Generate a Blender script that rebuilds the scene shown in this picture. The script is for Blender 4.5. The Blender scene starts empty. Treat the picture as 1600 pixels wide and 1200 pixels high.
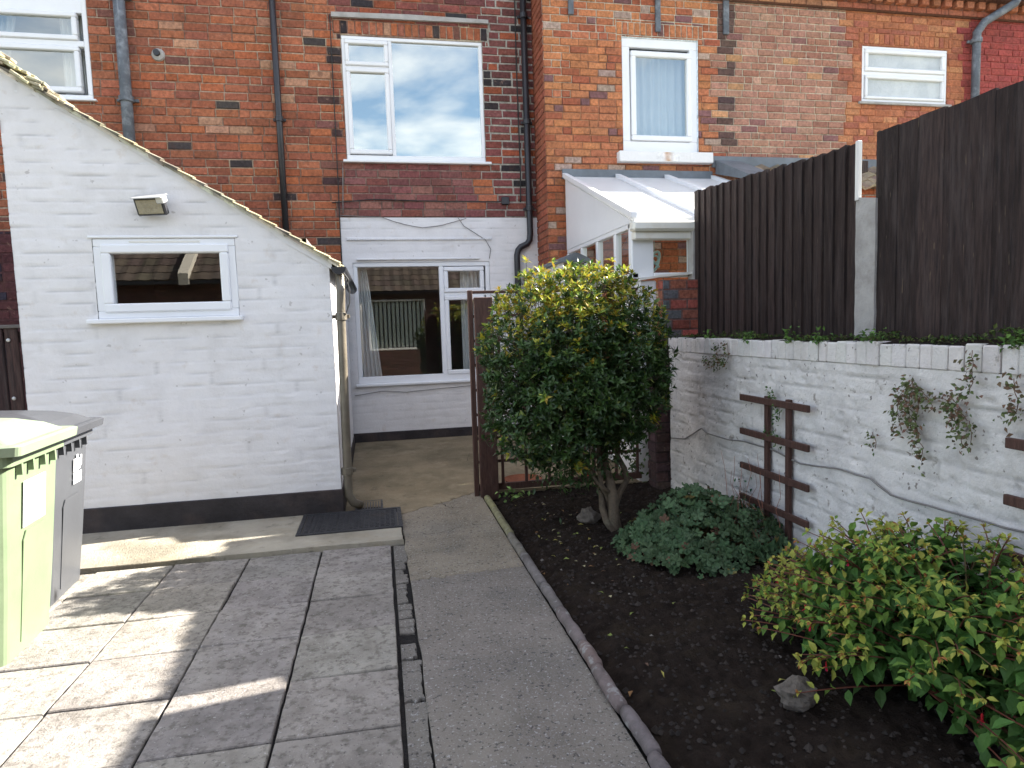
import bpy, math, random
from mathutils import Vector, Matrix, noise
random.seed(7)
rnd = random.random
def U(a, b): return a + (b - a) * rnd()
V = Vector
scn = bpy.context.scene
COL = scn.collection
H = 1.4

# ------------------------------------------------------------------ helpers
class MB:
    def __init__(s): s.v = []; s.f = []; s.c = []; s.m = []; s.sm = False
    def face(s, pts, col=(1, 1, 1), mi=0):
        n = len(s.v); s.v += [tuple(p) for p in pts]; s.f.append(tuple(range(n, n + len(pts)))); s.c.append(col); s.m.append(mi)
    def mesh(s, vs, fs, col=(1, 1, 1), mi=0):
        n = len(s.v); s.v += [tuple(p) for p in vs]
        for f in fs: s.f.append(tuple(n + i for i in f)); s.c.append(col); s.m.append(mi)
    def box(s, a, b, col=(1, 1, 1), mi=0, M=None, ch=0.0):
        x0, y0, z0 = a; x1, y1, z1 = b
        if ch <= 0:
            vs = [V((x, y, z)) for z in (z0, z1) for y in (y0, y1) for x in (x0, x1)]
            fs = [(0, 2, 3, 1), (4, 5, 7, 6), (0, 1, 5, 4), (2, 6, 7, 3), (0, 4, 6, 2), (1, 3, 7, 5)]
        else:
            c = min(ch, (x1 - x0) * .45, (y1 - y0) * .45, (z1 - z0) * .45)
            vs = []; idx = {}
            for ix, sx in enumerate((x0, x1)):
                for iy, sy in enumerate((y0, y1)):
                    for iz, sz in enumerate((z0, z1)):
                        dx = c * (1 if ix == 0 else -1); dy = c * (1 if iy == 0 else -1); dz = c * (1 if iz == 0 else -1)
                        for k, p in enumerate(((sx, sy + dy, sz + dz), (sx + dx, sy, sz + dz), (sx + dx, sy + dy, sz))):
                            idx[(ix, iy, iz, k)] = len(vs); vs.append(V(p))
            I = idx; fs = []
            for i in (0, 1):
                q = [(0, 0), (0, 1), (1, 1), (1, 0)]
                if i: q = q[::-1]
                fs.append([I[(i, a_, b_, 0)] for a_, b_ in q])
                fs.append([I[(a_, i, b_, 1)] for a_, b_ in q[::-1]])
                fs.append([I[(a_, b_, i, 2)] for a_, b_ in q])
            for a_ in (0, 1):
                for b_ in (0, 1):
                    fs.append([I[(a_, b_, 0, 0)], I[(a_, b_, 1, 0)], I[(a_, b_, 1, 1)], I[(a_, b_, 0, 1)]])
                    fs.append([I[(a_, 0, b_, 0)], I[(a_, 1, b_, 0)], I[(a_, 1, b_, 2)], I[(a_, 0, b_, 2)]])
                    fs.append([I[(0, a_, b_, 1)], I[(1, a_, b_, 1)], I[(1, a_, b_, 2)], I[(0, a_, b_, 2)]])
                    for c_ in (0, 1): fs.append([I[(a_, b_, c_, k)] for k in range(3)])
        if M is not None: vs = [M @ p for p in vs]
        s.mesh(vs, fs, col, mi)
    def tube(s, pts, r, n=10, col=(1, 1, 1), mi=0, cap=True):
        pts = [V(p) for p in pts]; rs = r if isinstance(r, (list, tuple)) else [r] * len(pts)
        d0 = (pts[1] - pts[0]).normalized(); a = d0.orthogonal().normalized(); vs = []; fs = []
        for i, p in enumerate(pts):
            if i == 0: d = d0
            elif i == len(pts) - 1: d = (pts[-1] - pts[-2]).normalized()
            else: d = ((pts[i] - pts[i - 1]).normalized() + (pts[i + 1] - pts[i]).normalized()).normalized()
            a = (a - d * a.dot(d)).normalized(); b = d.cross(a)
            for k in range(n):
                t = 2 * math.pi * k / n; vs.append(p + (a * math.cos(t) + b * math.sin(t)) * rs[i])
        for i in range(len(pts) - 1):
            for k in range(n):
                k2 = (k + 1) % n; fs.append((i * n + k, i * n + k2, (i + 1) * n + k2, (i + 1) * n + k))
        if cap: fs.append(tuple(range(n))[::-1]); fs.append(tuple((len(pts) - 1) * n + k for k in range(n)))
        s.mesh(vs, fs, col, mi)
    def lathe(s, base, prof, n=20, col=(1, 1, 1), mi=0, axis='z'):
        vs = []; fs = []
        for r, z in prof:
            for k in range(n):
                t = 2 * math.pi * k / n
                p = V((r * math.cos(t), r * math.sin(t), z)) if axis == 'z' else V((r * math.cos(t), -z, r * math.sin(t)))
                vs.append(V(base) + p)
        for i in range(len(prof) - 1):
            for k in range(n):
                k2 = (k + 1) % n; fs.append((i * n + k, i * n + k2, (i + 1) * n + k2, (i + 1) * n + k))
        fs.append(tuple(range(n))[::-1]); fs.append(tuple((len(prof) - 1) * n + k for k in range(n)))
        s.mesh(vs, fs, col, mi)
    def prism(s, poly, y0, y1, col=(1, 1, 1), mi=0, fn=None):
        # poly in (x,z) extruded along y, or via fn(u,w,d)
        fn = fn or (lambda u, w, d: V((u, d, w)))
        n = len(poly); vs = [fn(u, w, y0) for u, w in poly] + [fn(u, w, y1) for u, w in poly]
        fs = [tuple(range(n)), tuple(range(2 * n - 1, n - 1, -1))] + [(i, i + n, (i + 1) % n + n, (i + 1) % n) for i in range(n)]
        s.mesh(vs, fs, col, mi)
    def obj(s, name, mats, parent=None, smooth=False, loc=None, normals=True):
        me = bpy.data.meshes.new(name); vs = s.v
        if loc is not None: L = V(loc); vs = [tuple(V(p) - L) for p in vs]
        me.from_pydata(vs, [], s.f)
        if not isinstance(mats, (list, tuple)): mats = [mats]
        for m in mats: me.materials.append(m)
        if len(mats) > 1: me.polygons.foreach_set('material_index', s.m)
        at = me.color_attributes.new('Col', 'FLOAT_COLOR', 'CORNER'); buf = []
        for f, c in zip(s.f, s.c):
            if isinstance(c, list):
                for q in c: buf += [q[0], q[1], q[2], 1]
            else: buf += [c[0], c[1], c[2], 1] * len(f)
        at.data.foreach_set('color', buf)
        if normals:
            import bmesh
            bm = bmesh.new(); bm.from_mesh(me); bmesh.ops.recalc_face_normals(bm, faces=bm.faces[:]); bm.to_mesh(me); bm.free()
        if smooth: me.polygons.foreach_set('use_smooth', [True] * len(me.polygons))
        me.update(); o = bpy.data.objects.new(name, me); COL.objects.link(o)
        if loc is not None: o.location = loc
        if parent is not None:
            o.parent = parent; pw = V((0, 0, 0)); q = parent
            while q is not None: pw += q.location; q = q.parent
            o.location = (V(loc) if loc is not None else V((0, 0, 0))) - pw
        return o
def thing(name, label, cat, loc=(0, 0, 0), group=None):
    o = bpy.data.objects.new(name, None); COL.objects.link(o); o.location = loc; o.empty_display_size = .1
    o['label'] = label; o['category'] = cat
    if group: o['group'] = group
    return o
def tag(o, label, cat, group=None, kind=None):
    o['label'] = label; o['category'] = cat
    if group: o['group'] = group
    if kind: o['kind'] = kind
    return o
def struct(o, label=None):
    o['kind'] = 'structure'; o['label'] = label or o.name.replace('_', ' '); o['category'] = o.name.split('.')[0].replace('_', ' ')
    return o
def n3(x, y, z=0, s=1): return noise.noise(V((x * s, y * s, z * s)))

# ------------------------------------------------------------------ materials
def mat(name, col=(.5, .5, .5), rough=.7, var=.25, vs=6., bump=.15, bs=60., attr=False, spec=.3, metal=0., stain=None, stscale=1.5, stamt=.5, speck=None, bd=.02, stretch=None, transl=0.):
    m = bpy.data.materials.new(name); m.use_nodes = True; nt = m.node_tree; N = nt.nodes; L = nt.links
    bs_ = N['Principled BSDF']; out = N['Material Output']
    tc = N.new('ShaderNodeTexCoord'); src = tc.outputs['Object']
    if stretch:
        mp = N.new('ShaderNodeMapping'); mp.inputs['Scale'].default_value = stretch; L.new(src, mp.inputs['Vector']); src = mp.outputs['Vector']
    if attr:
        a = N.new('ShaderNodeAttribute'); a.attribute_name = 'Col'
        mx = N.new('ShaderNodeMix'); mx.data_type = 'RGBA'; mx.blend_type = 'MULTIPLY'; mx.inputs['Factor'].default_value = 1
        mx.inputs['A'].default_value = (*col, 1); L.new(a.outputs['Color'], mx.inputs['B']); c = mx.outputs['Result']
    else:
        r = N.new('ShaderNodeRGB'); r.outputs[0].default_value = (*col, 1); c = r.outputs[0]
    nz = N.new('ShaderNodeTexNoise'); nz.inputs['Scale'].default_value = vs; nz.inputs['Detail'].default_value = 6; nz.inputs['Roughness'].default_value = .65
    L.new(src, nz.inputs['Vector'])
    mr = N.new('ShaderNodeMapRange'); mr.inputs['From Min'].default_value = .3; mr.inputs['From Max'].default_value = .7
    mr.inputs['To Min'].default_value = 1 - var; mr.inputs['To Max'].default_value = 1 + var; L.new(nz.outputs['Fac'], mr.inputs['Value'])
    vm = N.new('ShaderNodeVectorMath'); vm.operation = 'SCALE'; L.new(c, vm.inputs[0]); L.new(mr.outputs['Result'], vm.inputs['Scale']); c = vm.outputs['Vector']
    def over(c, colr, sc, lo, hi, amt, det=8, off=0, rg=.6, dist=0):
        n2 = N.new('ShaderNodeTexNoise'); n2.inputs['Scale'].default_value = sc; n2.inputs['Detail'].default_value = det; n2.inputs['Roughness'].default_value = rg; n2.inputs['Distortion'].default_value = dist
        m0 = N.new('ShaderNodeMapping'); m0.inputs['Location'].default_value = (off, off * 1.7, off * .3); L.new(src, m0.inputs['Vector']); L.new(m0.outputs['Vector'], n2.inputs['Vector'])
        r2 = N.new('ShaderNodeMapRange'); r2.inputs['From Min'].default_value = lo; r2.inputs['From Max'].default_value = hi; r2.inputs['To Max'].default_value = amt; L.new(n2.outputs['Fac'], r2.inputs['Value'])
        m2 = N.new('ShaderNodeMix'); m2.data_type = 'RGBA'; L.new(r2.outputs['Result'], m2.inputs['Factor']); L.new(c, m2.inputs['A']); m2.inputs['B'].default_value = (*colr, 1); return m2.outputs['Result']
    if stain:
        for i, st in enumerate(stain if isinstance(stain, list) else [(stain, stscale, .5, .7, stamt)]):
            c = over(c, st[0], st[1], st[2], st[3], st[4], off=3.1 * i + 1.3)
    if speck:
        for i, (cl, sc, lo, amt) in enumerate(speck): c = over(c, cl, sc, lo, lo + .04, amt, det=2, off=7.7 + i * 5)
    L.new(c, bs_.inputs['Base Color'])
    bs_.inputs['Roughness'].default_value = rough; bs_.inputs['Metallic'].default_value = metal; bs_.inputs['Specular IOR Level'].default_value = spec
    if bump:
        nb = N.new('ShaderNodeTexNoise'); nb.inputs['Scale'].default_value = bs; nb.inputs['Detail'].default_value = 8; nb.inputs['Roughness'].default_value = .7; L.new(src, nb.inputs['Vector'])
        b = N.new('ShaderNodeBump'); b.inputs['Strength'].default_value = min(1, bump * 2); b.inputs['Distance'].default_value = bd; L.new(nb.outputs['Fac'], b.inputs['Height']); L.new(b.outputs['Normal'], bs_.inputs['Normal'])
    if transl:
        t = N.new('ShaderNodeBsdfTranslucent'); L.new(c, t.inputs['Color']); ms = N.new('ShaderNodeMixShader'); ms.inputs[0].default_value = transl
        L.new(bs_.outputs[0], ms.inputs[1]); L.new(t.outputs[0], ms.inputs[2]); L.new(ms.outputs[0], out.inputs['Surface'])
    return m
def glass_mat(name, tint=(.95, .97, .96), r0=.1, gcol=(1, 1, 1)):
    """clear glass: Schlick reflection that is the same from both sides, so daylight reaches the rooms"""
    m = bpy.data.materials.new(name); m.use_nodes = True; nt = m.node_tree; N = nt.nodes; L = nt.links; N.remove(N['Principled BSDF'])
    g0 = N.new('ShaderNodeNewGeometry'); dt = N.new('ShaderNodeVectorMath'); dt.operation = 'DOT_PRODUCT'; L.new(g0.outputs['Normal'], dt.inputs[0]); L.new(g0.outputs['Incoming'], dt.inputs[1])
    def mth(op, a, b=None, c=None):
        q = N.new('ShaderNodeMath'); q.operation = op; q.use_clamp = op == 'MULTIPLY_ADD'
        for i, v in enumerate((a, b, c)):
            if v is None: continue
            if isinstance(v, (int, float)): q.inputs[i].default_value = v
            else: L.new(v, q.inputs[i])
        return q.outputs[0]
    k = mth('POWER', mth('SUBTRACT', 1.0, mth('ABSOLUTE', dt.outputs['Value'])), 5.0)
    fac = mth('MULTIPLY_ADD', k, 1 - r0, r0)
    t = N.new('ShaderNodeBsdfTransparent'); t.inputs[0].default_value = (*tint, 1); g = N.new('ShaderNodeBsdfGlossy'); g.inputs["Roughness"].default_value = 0; g.inputs["Color"].default_value = (*gcol, 1)
    ms = N.new('ShaderNodeMixShader'); L.new(fac, ms.inputs[0]); L.new(t.outputs[0], ms.inputs[1]); L.new(g.outputs[0], ms.inputs[2]); L.new(ms.outputs[0], N['Material Output'].inputs['Surface'])
    return m
W1 = (1, 1, 1)
M = {}
M['brick'] = mat('brick_clay', (.95, 1.06, 1.16), .85, .38, 34, .5, 90, attr=True, bd=.008, spec=.15, stain=[((.07, .04, .035), 2.2, .54, .8, .5), ((.10, .05, .04), 13, .56, .72, .55), ((.50, .33, .25), 19, .62, .74, .45)])
M['paint'] = mat('white_masonry_paint', (.74, .735, .745), .75, .05, 5, .3, 45, attr=True, bd=.006, spec=.2,
    stain=[((.50, .48, .46), 2.6, .54, .75, .45), ((.56, .48, .40), 9, .62, .75, .4)], speck=[((.34, .31, .29), 17, .70, .5)])
M['wallpaint'] = mat('weathered_wall_paint', (.70, .685, .675), .85, .12, 6, .6, 38, attr=True, bd=.012, spec=.12,
    stain=[((.36, .34, .33), 3.2, .52, .72, .55), ((.22, .19, .16), 14, .63, .70, .7)], speck=[((.13, .10, .085), 26, .68, .75)])
M['tar'] = mat('black_plinth_paint', (.035, .03, .032), .6, .4, 5, .5, 40, stain=[((.10, .07, .06), 2.5, .5, .7, .6)], bd=.01)
M['pvc'] = mat('white_upvc', (.80, .81, .83), .28, .03, 3, .0, spec=.5)
M['pvc_dirty'] = mat('cream_stained_upvc', (.76, .74, .68), .4, .06, 4, .0, stain=[((.55, .45, .30), 4, .58, .75, .4)])
M['glass'] = glass_mat('window_glass', r0=.14)
M['glass_sky'] = glass_mat('coated_window_glass', r0=.52, gcol=(.95, 1, .93))
M['glass_mid'] = glass_mat('part_coated_window_glass', r0=.27, gcol=(.95, 1, .95))
M['glass_dim'] = glass_mat('thin_window_glass', (.86, .9, .88), .05)
M['frost'] = mat('frosted_bathroom_glass', (.46, .50, .52), .25, .10, 5, .3, 25, spec=.8, stain=[((.62, .66, .66), 3, .45, .6, .6)])
M['pipe_black'] = mat('black_plastic_pipe', (.022, .022, .026), .35, .2, 6, .1, 30, spec=.5)
M['pipe_grey'] = mat('weathered_grey_iron', (.105, .12, .14), .5, .35, 7, .3, 30, spec=.4, stain=[((.30, .33, .36), 9, .5, .66, .6)])
M['pipe_gold'] = mat('brown_plastic_pipe', (.14, .12, .09), .3, .25, 6, .15, 30, spec=.6)
M['slab'] = mat('paving_slab_concrete', (1, 1, 1), .9, .2, 5, .7, 70, attr=True, bd=.01, spec=.15,
    stain=[((.11, .095, .08), 6.5, .49, .72, .5), ((.42, .385, .34), 5.0, .50, .7, .4), ((.10, .088, .075), 34, .50, .64, .6), ((.075, .065, .055), 2.6, .55, .72, .4)], speck=[((.48, .46, .44), 75, .66, .6), ((.07, .065, .06), 60, .66, .6)])
M['path'] = mat('aggregate_path_concrete', (1, 1, 1), .9, .22, 3, .8, 95, attr=True, bd=.01, spec=.15,
    stain=[((.12, .115, .11), 2.0, .50, .7, .5), ((.34, .31, .25), 1.3, .52, .7, .35)], speck=[((.42, .41, .40), 68, .62, .7), ((.05, .048, .05), 60, .61, .7), ((.30, .28, .26), 130, .58, .5)])
M['yard'] = mat('old_yard_concrete', (1, 1, 1), .9, .2, 2.2, .6, 60, attr=True, bd=.012, spec=.15,
    stain=[((.10, .085, .055), 1.5, .48, .66, .6), ((.36, .30, .21), 4.5, .5, .7, .5), ((.06, .055, .04), 9, .6, .72, .5)], speck=[((.36, .33, .28), 70, .66, .6)])
M['dark'] = mat('dark_soil_joint', (.018, .016, .015), .95, .4, 20, .5, 60)
M['soil'] = mat('garden_soil', (.020, .0145, .0115), .95, .45, 14, .9, 45, bd=.02, spec=.1, stain=[((.04, .03, .02), 5, .5, .7, .6)])
M['litter'] = mat('leaf_litter', (1, 1, 1), .8, .2, 20, 0, attr=True)
M['iron'] = mat('cast_iron_cover', (.045, .045, .05), .5, .35, 20, .4, 50, metal=.4, spec=.5, stain=[((.10, .07, .05), 5, .55, .7, .4)])
M['brownwood'] = mat('brown_stained_timber', (.072, .036, .028), .65, .35, 10, .4, 40, stretch=(6, 6, 1), bd=.004, stain=[((.13, .085, .07), 8, .52, .7, .4)])
M['fence'] = mat('dark_creosoted_boards', (1, 1, 1), .72, .55, 7, .7, 40, attr=True, stretch=(9, 9, .8), bd=.005, spec=.25, stain=[((.075, .058, .055), 3.5, .5, .66, .6), ((.012, .010, .012), 7, .52, .66, .7)], speck=[((.16, .12, .08), 9, .71, .7)])
M['concrete'] = mat('concrete_post', (.40, .385, .37), .9, .15, 8, .5, 60, stain=[((.24, .22, .20), 6, .5, .7, .6)], bd=.008)
M['edging'] = mat('weathered_edging_stone', (1, 1, 1), .8, .3, 14, .6, 50, attr=True, bd=.008, stain=[((.30, .30, .29), 22, .58, .66, .75), ((.07, .06, .055), 9, .52, .7, .6)])
M['lead'] = mat('lead_flashing', (.16, .18, .20), .55, .2, 5, .2, 15, metal=.2)
M['poly'] = mat('white_polycarbonate', (.86, .87, .87), .35, .03, 3, 0, transl=.35)
M['tile'] = mat('roof_tile', (1, 1, 1), .85, .35, 9, .6, 40, attr=True, bd=.01, stain=[((.30, .27, .16), 7, .5, .66, .7), ((.06, .055, .05), 4, .5, .7, .5)])
M['slate'] = mat('brown_concrete_tile', (1, 1, 1), .9, .2, 9, .3, 40, attr=True, spec=.1)
M['bark'] = mat('shrub_bark', (.11, .085, .06), .85, .35, 20, .8, 50, bd=.01, stain=[((.17, .17, .12), 12, .55, .7, .5)])
M['stem'] = mat('red_green_stem', (.13, .045, .03), .6, .3, 20, 0, attr=True)
M['leaf'] = mat('glossy_leaf', (1, 1, 1), .38, .12, 30, 0, attr=True, spec=.5, transl=.28)
M['leafm'] = mat('matt_leaf', (1, 1, 1), .62, .15, 30, 0, attr=True, spec=.25, transl=.25)
M['rock'] = mat('garden_stone', (.15, .13, .11), .85, .3, 14, .9, 30, bd=.02, stain=[((.36, .33, .30), 9, .54, .68, .6)])
M['curtain'] = mat('white_net_curtain', (.74, .76, .76), .9, .05, 3, 0, transl=.4)
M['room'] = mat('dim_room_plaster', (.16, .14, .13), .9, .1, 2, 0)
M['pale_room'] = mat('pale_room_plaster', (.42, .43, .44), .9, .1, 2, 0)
M['rubber'] = mat('grey_cable', (.20, .19, .18), .7, .2, 8, 0)
M['blackrubber'] = mat('black_cable', (.03, .03, .03), .6, .2, 8, 0)
M['bin_green'] = mat('green_bin_plastic', (.15, .195, .115), .42, .10, 5, .12, 90, spec=.4, bd=.003, stain=[((.18, .24, .14), 4, .55, .7, .3)])
M['bin_lid'] = mat('pale_green_lid_plastic', (.19, .235, .155), .45, .10, 5, .12, 90, spec=.4, bd=.003)
M['bin_grey'] = mat('grey_bin_plastic', (.062, .065, .072), .4, .10, 5, .12, 90, spec=.45, bd=.003)
M['bin_grey_lid'] = mat('dark_grey_lid_plastic', (.05, .052, .058), .35, .10, 5, .12, 90, spec=.45, bd=.003)
M['sticker'] = mat('white_sticker', (.82, .82, .82), .5, .03, 5, 0)
M['gutter'] = mat('old_gutter', (.13, .115, .11), .55, .3, 7, .3, 30)
M['terra'] = mat('terracotta', (.24, .085, .045), .8, .2, 10, .2, 40)
M['red'] = mat('red_paint', (.55, .03, .02), .4, .05, 5, 0)
M['white'] = mat('white_glaze', (.75, .74, .70), .4, .08, 5, 0)
M['lampglass'] = mat('floodlight_glass', (.30, .26, .17), .2, .2, 30, .3, 60, spec=.7)
M['alu'] = mat('bright_metal', (.55, .55, .55), .4, .15, 8, .1, 30, metal=.6)
M['orn'] = mat('pale_green_ornament', (.42, .56, .50), .4, .1, 8, 0)
M['rust'] = mat('rusty_stained_sill', (.80, .79, .77), .6, .04, 5, .2, 40)
M['ruststain'] = mat('rust_stain', (.45, .20, .06), .8, .3, 12, 0)
M['blind'] = mat('cream_blind', (.80, .79, .72), .7, .05, 5, 0)
M['ground'] = mat('ground_far', (.16, .15, .12), .95, .3, .4, .3, 8, stain=[((.06, .09, .03), .3, .45, .6, .8)])
M['moss'] = mat('moss_weeds', (1, 1, 1), .8, .2, 30, 0, attr=True, transl=.2)

# ------------------------------------------------------------------ brick builder
def mixc(a, b, t): return tuple(a[i] * (1 - t) + b[i] * t for i in range(3))
def jit(c, a): k = 1 + U(-a, a); return tuple(max(0, x * k * (1 + U(-a, a) * .25)) for x in c)
def brick_wall(mb, P, u0, u1, z0, z1, holes, course, length, pal, mort, joint=.011, depth=.009, headers=.1, wob=.0015, soldiers=(), minor=None):
    """P(u,z,d) -> world point; d>0 outwards. pal(u,z)->colour, mort(u,z)->colour"""
    def cell(a, b, lo, hi, soldier=False):
        mb.face([P(a, lo, -depth), P(b, lo, -depth), P(b, hi, -depth), P(a, hi, -depth)], mort((a + b) / 2, (lo + hi) / 2))
        j = (joint(a, lo) if callable(joint) else joint) * .5
        if b - a < 2.6 * j or hi - lo < 2.6 * j: return
        q = [(a + j, lo + j), (b - j, lo + j), (b - j, hi - j), (a + j, hi - j)]
        q = [(x + U(-wob, wob), y + U(-wob, wob)) for x, y in q]
        dd = U(-.35, .35) * depth; tl = U(-.12, .12) * depth; tw = U(-.12, .12) * depth
        e = min(.004, j)
        ft = [P(x + (e if k in (0, 3) else -e), y + (e if k < 2 else -e), dd + (tl if k in (0, 3) else -tl) + (tw if k < 2 else -tw)) for k, (x, y) in enumerate(q)]
        bk = [P(x, y, -depth) for x, y in q]
        c = pal((a + b) / 2, (lo + hi) / 2)
        mb.mesh(bk + ft, [(4, 5, 6, 7), (0, 1, 5, 4), (1, 2, 6, 5), (2, 3, 7, 6), (3, 0, 4, 7)], c)
    allh = list(holes) + [s[:4] for s in soldiers]
    z = z0; r = 0
    while z < z1 - 1e-4:
        zt = min(z + course, z1)
        # vertical joints for the course
        xs = [u0]; x = u0 + (length * .5 if r % 2 else length) + U(-.015, .015)
        while x < u1 - .04:
            xs.append(x)
            x += length * .5 if rnd() < headers else length + U(-.007, .007)
        xs.append(u1)
        xs2 = sorted(set(xs) | {h[k] for h in allh for k in (0, 1) if h[2] < zt and h[3] > z and u0 < h[k] < u1})
        for a, b in zip(xs2[:-1], xs2[1:]):
            cuts = sorted({z, zt} | {h[k] for h in allh for k in (2, 3) if z + 1e-4 < h[k] < zt - 1e-4 and h[0] < b - 1e-4 and h[1] > a + 1e-4})
            for lo, hi in zip(cuts[:-1], cuts[1:]):
                mid = (lo + hi) / 2
                hs = [(h[0], h[1]) for h in allh if h[2] < mid < h[3]]
                segs = [(a, b)]
                for h0, h1 in hs:
                    ns = []
                    for p, q in segs:
                        if h1 <= p or h0 >= q: ns.append((p, q)); continue
                        if p < h0: ns.append((p, h0))
                        if q > h1: ns.append((h1, q))
                    segs = ns
                for p, q in segs:
                    if q - p > .003: cell(p, q, lo, hi)
        z = zt; r += 1
    for s in soldiers:
        x = s[0]
        while x < s[1] - .01:
            q = min(x + s[4], s[1]); cell(x, q, s[2], s[3]); x = q
def sheet(mb, P, u0, u1, z0, z1, holes=(), course=.0875, length=.243, dep=.003, rough=.003, top=None, du=.028, nz_=7, vj=.5, seed=0., thr=.0, pits=0., back=0.):
    """painted brickwork as one softly grooved skin: joints half filled with old paint"""
    us = [u0 + (u1 - u0) * i / max(1, round((u1 - u0) / du)) for i in range(round((u1 - u0) / du) + 1)]
    zs = [z0 + (z1 - z0) * i / max(1, round((z1 - z0) / (course / nz_))) for i in range(round((z1 - z0) / (course / nz_)) + 1)]
    for h in holes:
        for k in (0, 1):
            if u0 < h[k] < u1: i = min(range(len(us)), key=lambda q: abs(us[q] - h[k])); us[i] = h[k]
        for k in (2, 3):
            if z0 < h[k] < z1: i = min(range(len(zs)), key=lambda q: abs(zs[q] - h[k])); zs[i] = h[k]
    def hf(u, z):
        zw = z + .004 * n3(u * 1.3, z * 3, seed); r = math.floor(zw / course); t = zw / course - r; e = min(t, 1 - t) * course
        s_ = max(0, min(1, .38 + 1.7 * (n3(u * 4.6, r * 3.7, seed + 2) - thr)))
        g = math.exp(-(e / .0075) ** 2) * s_
        bo = (r % 2) * .5 + .13 * noise.noise(V((r * 7.3, seed, 1)));  q = u / length + bo; k = math.floor(q); f_ = q - k; e2 = min(f_, 1 - f_) * length
        s2 = max(0, min(1, .35 + 1.6 * (noise.noise(V((k * 3.1, r * 5.7, seed))) - thr))) * vj
        g2 = math.exp(-(e2 / .009) ** 2) * s2
        hb = .6 * dep * noise.noise(V((k * 9.1, r * 4.3, seed + 5)))
        pit = 0
        if pits:
            pn = noise.noise(V((u * 31, z * 31, seed + 8))); pit = -pits * max(0, pn - .42) * 5
        return -dep * max(g, g2) + hb + rough * n3(u * 3, z * 3, seed + 1) + rough * .5 * n3(u * 13, z * 13, seed + 3) + pit, max(g, g2)
    idx = {}; vs = []; fs = []; cs = []
    def vid(i, j):
        if (i, j) not in idx:
            h, g = hf(us[i], zs[j]); idx[(i, j)] = len(vs); vs.append(P(us[i], zs[j], h)); cs.append(g)
        return idx[(i, j)]
    n0 = len(mb.v)
    for j in range(len(zs) - 1):
        for i in range(len(us) - 1):
            um, zm = (us[i] + us[i + 1]) / 2, (zs[j] + zs[j + 1]) / 2
            if any(h[0] < um < h[1] and h[2] < zm < h[3] for h in holes): continue
            if top and zm > top(um): continue
            q = (vid(i, j), vid(i + 1, j), vid(i + 1, j + 1), vid(i, j + 1)); fs.append(q)
    mb.v += [tuple(p) for p in vs]
    for q in fs:
        mb.f.append(tuple(n0 + k for k in q)); mb.m.append(0)
        mb.c.append([(lambda w: (w, w * .985, w * .97))(1 - .42 * max(0, cs[k] - .35) * (.4 + .9 * max(0, n3(q[0] * .01, 3, seed) + .5))) for k in q])
def PX(y): return lambda u, z, d: V((u, y - d, z))          # wall facing -Y
def PY(y): return lambda u, z, d: V((u, y + d, z))          # facing +Y
def PL(x): return lambda u, z, d: V((x - d, u, z))          # facing -X
def PR(x): return lambda u, z, d: V((x + d, u, z))          # facing +X

# ------------------------------------------------------------------ ground
def gz(x, y): return max(0, y - 5.2) * .042
mb = MB()
S = 60
mb.mesh([V((x, y, -.06)) for y in (-S, S) for x in (-S, S)], [(0, 1, 3, 2)])
struct(mb.obj('ground', M['ground']))
# patio slabs
mb = MB()
xs = [.018 - .441 * k for k in range(0, 9)]; ys = [4.285 - .403 * k for k in range(0, 13)]
for i in range(8):
    for j in range(12):
        g1 = U(.004, .007); g2 = U(.002, .004)
        x1, x0 = xs[i] - g1, xs[i + 1] + g1; y1, y0 = ys[j] - g2, ys[j + 1] + g2
        b = U(.245, .315); c = (b, b * U(.90, .94), b * U(.80, .86)); dz = U(-.003, .003); tx, ty = U(-.003, .003), U(-.003, .003)
        n = 8; ring = []; pt = []
        for a, bb in (((x0, y0), (x1, y0)), ((x1, y0), (x1, y1)), ((x1, y1), (x0, y1)), ((x0, y1), (x0, y0))):
            for k in range(n):
                t = k / n; x = a[0] + (bb[0] - a[0]) * t; y = a[1] + (bb[1] - a[1]) * t; w = 0 if k == 0 else .0022
                ring.append((x + U(-w, w), y + U(-w, w)))
        cx, cy = (x0 + x1) / 2, (y0 + y1) / 2
        zf = lambda x, y: dz + tx * (x - cx) / .2 + ty * (y - cy) / .2
        N_ = len(ring)
        top = [V((cx + (x - cx) * .985, cy + (y - cy) * .985, zf(x, y))) for x, y in ring]; mid = [V((x, y, zf(x, y) - .005)) for x, y in ring]; bot = [V((x, y, -.04)) for x, y in ring]
        mb.mesh(top + mid + bot, [tuple(range(N_))] + [(N_ + k, N_ + (k + 1) % N_, (k + 1) % N_, k) for k in range(N_)] + [(2 * N_ + k, 2 * N_ + (k + 1) % N_, N_ + (k + 1) % N_, N_ + k) for k in range(N_)], c)
struct(mb.obj('paving', M['slab']), 'grey concrete paving slabs')
mb = MB(); mb.mesh([V((x, y, -.018)) for y in (-.6, 5.2) for x in (-3.55, .8)], [(0, 1, 3, 2)])
struct(mb.obj('paving_bed', M['dark']), 'dark soil in the paving joints')
def jag(a, b, n=16, amp=.012, seed=0.):
    out = []
    for k in range(n + 1):
        t = k / n; x = a[0] + (b[0] - a[0]) * t; y = a[1] + (b[1] - a[1]) * t
        w = amp * math.sin(math.pi * t) ** .5 if 0 < k < n else 0
        out.append((x + w * n3(k * .9, seed, 3) * 1.6, y + w * n3(k * .9, seed, 9) * 1.6))
    return out
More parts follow.
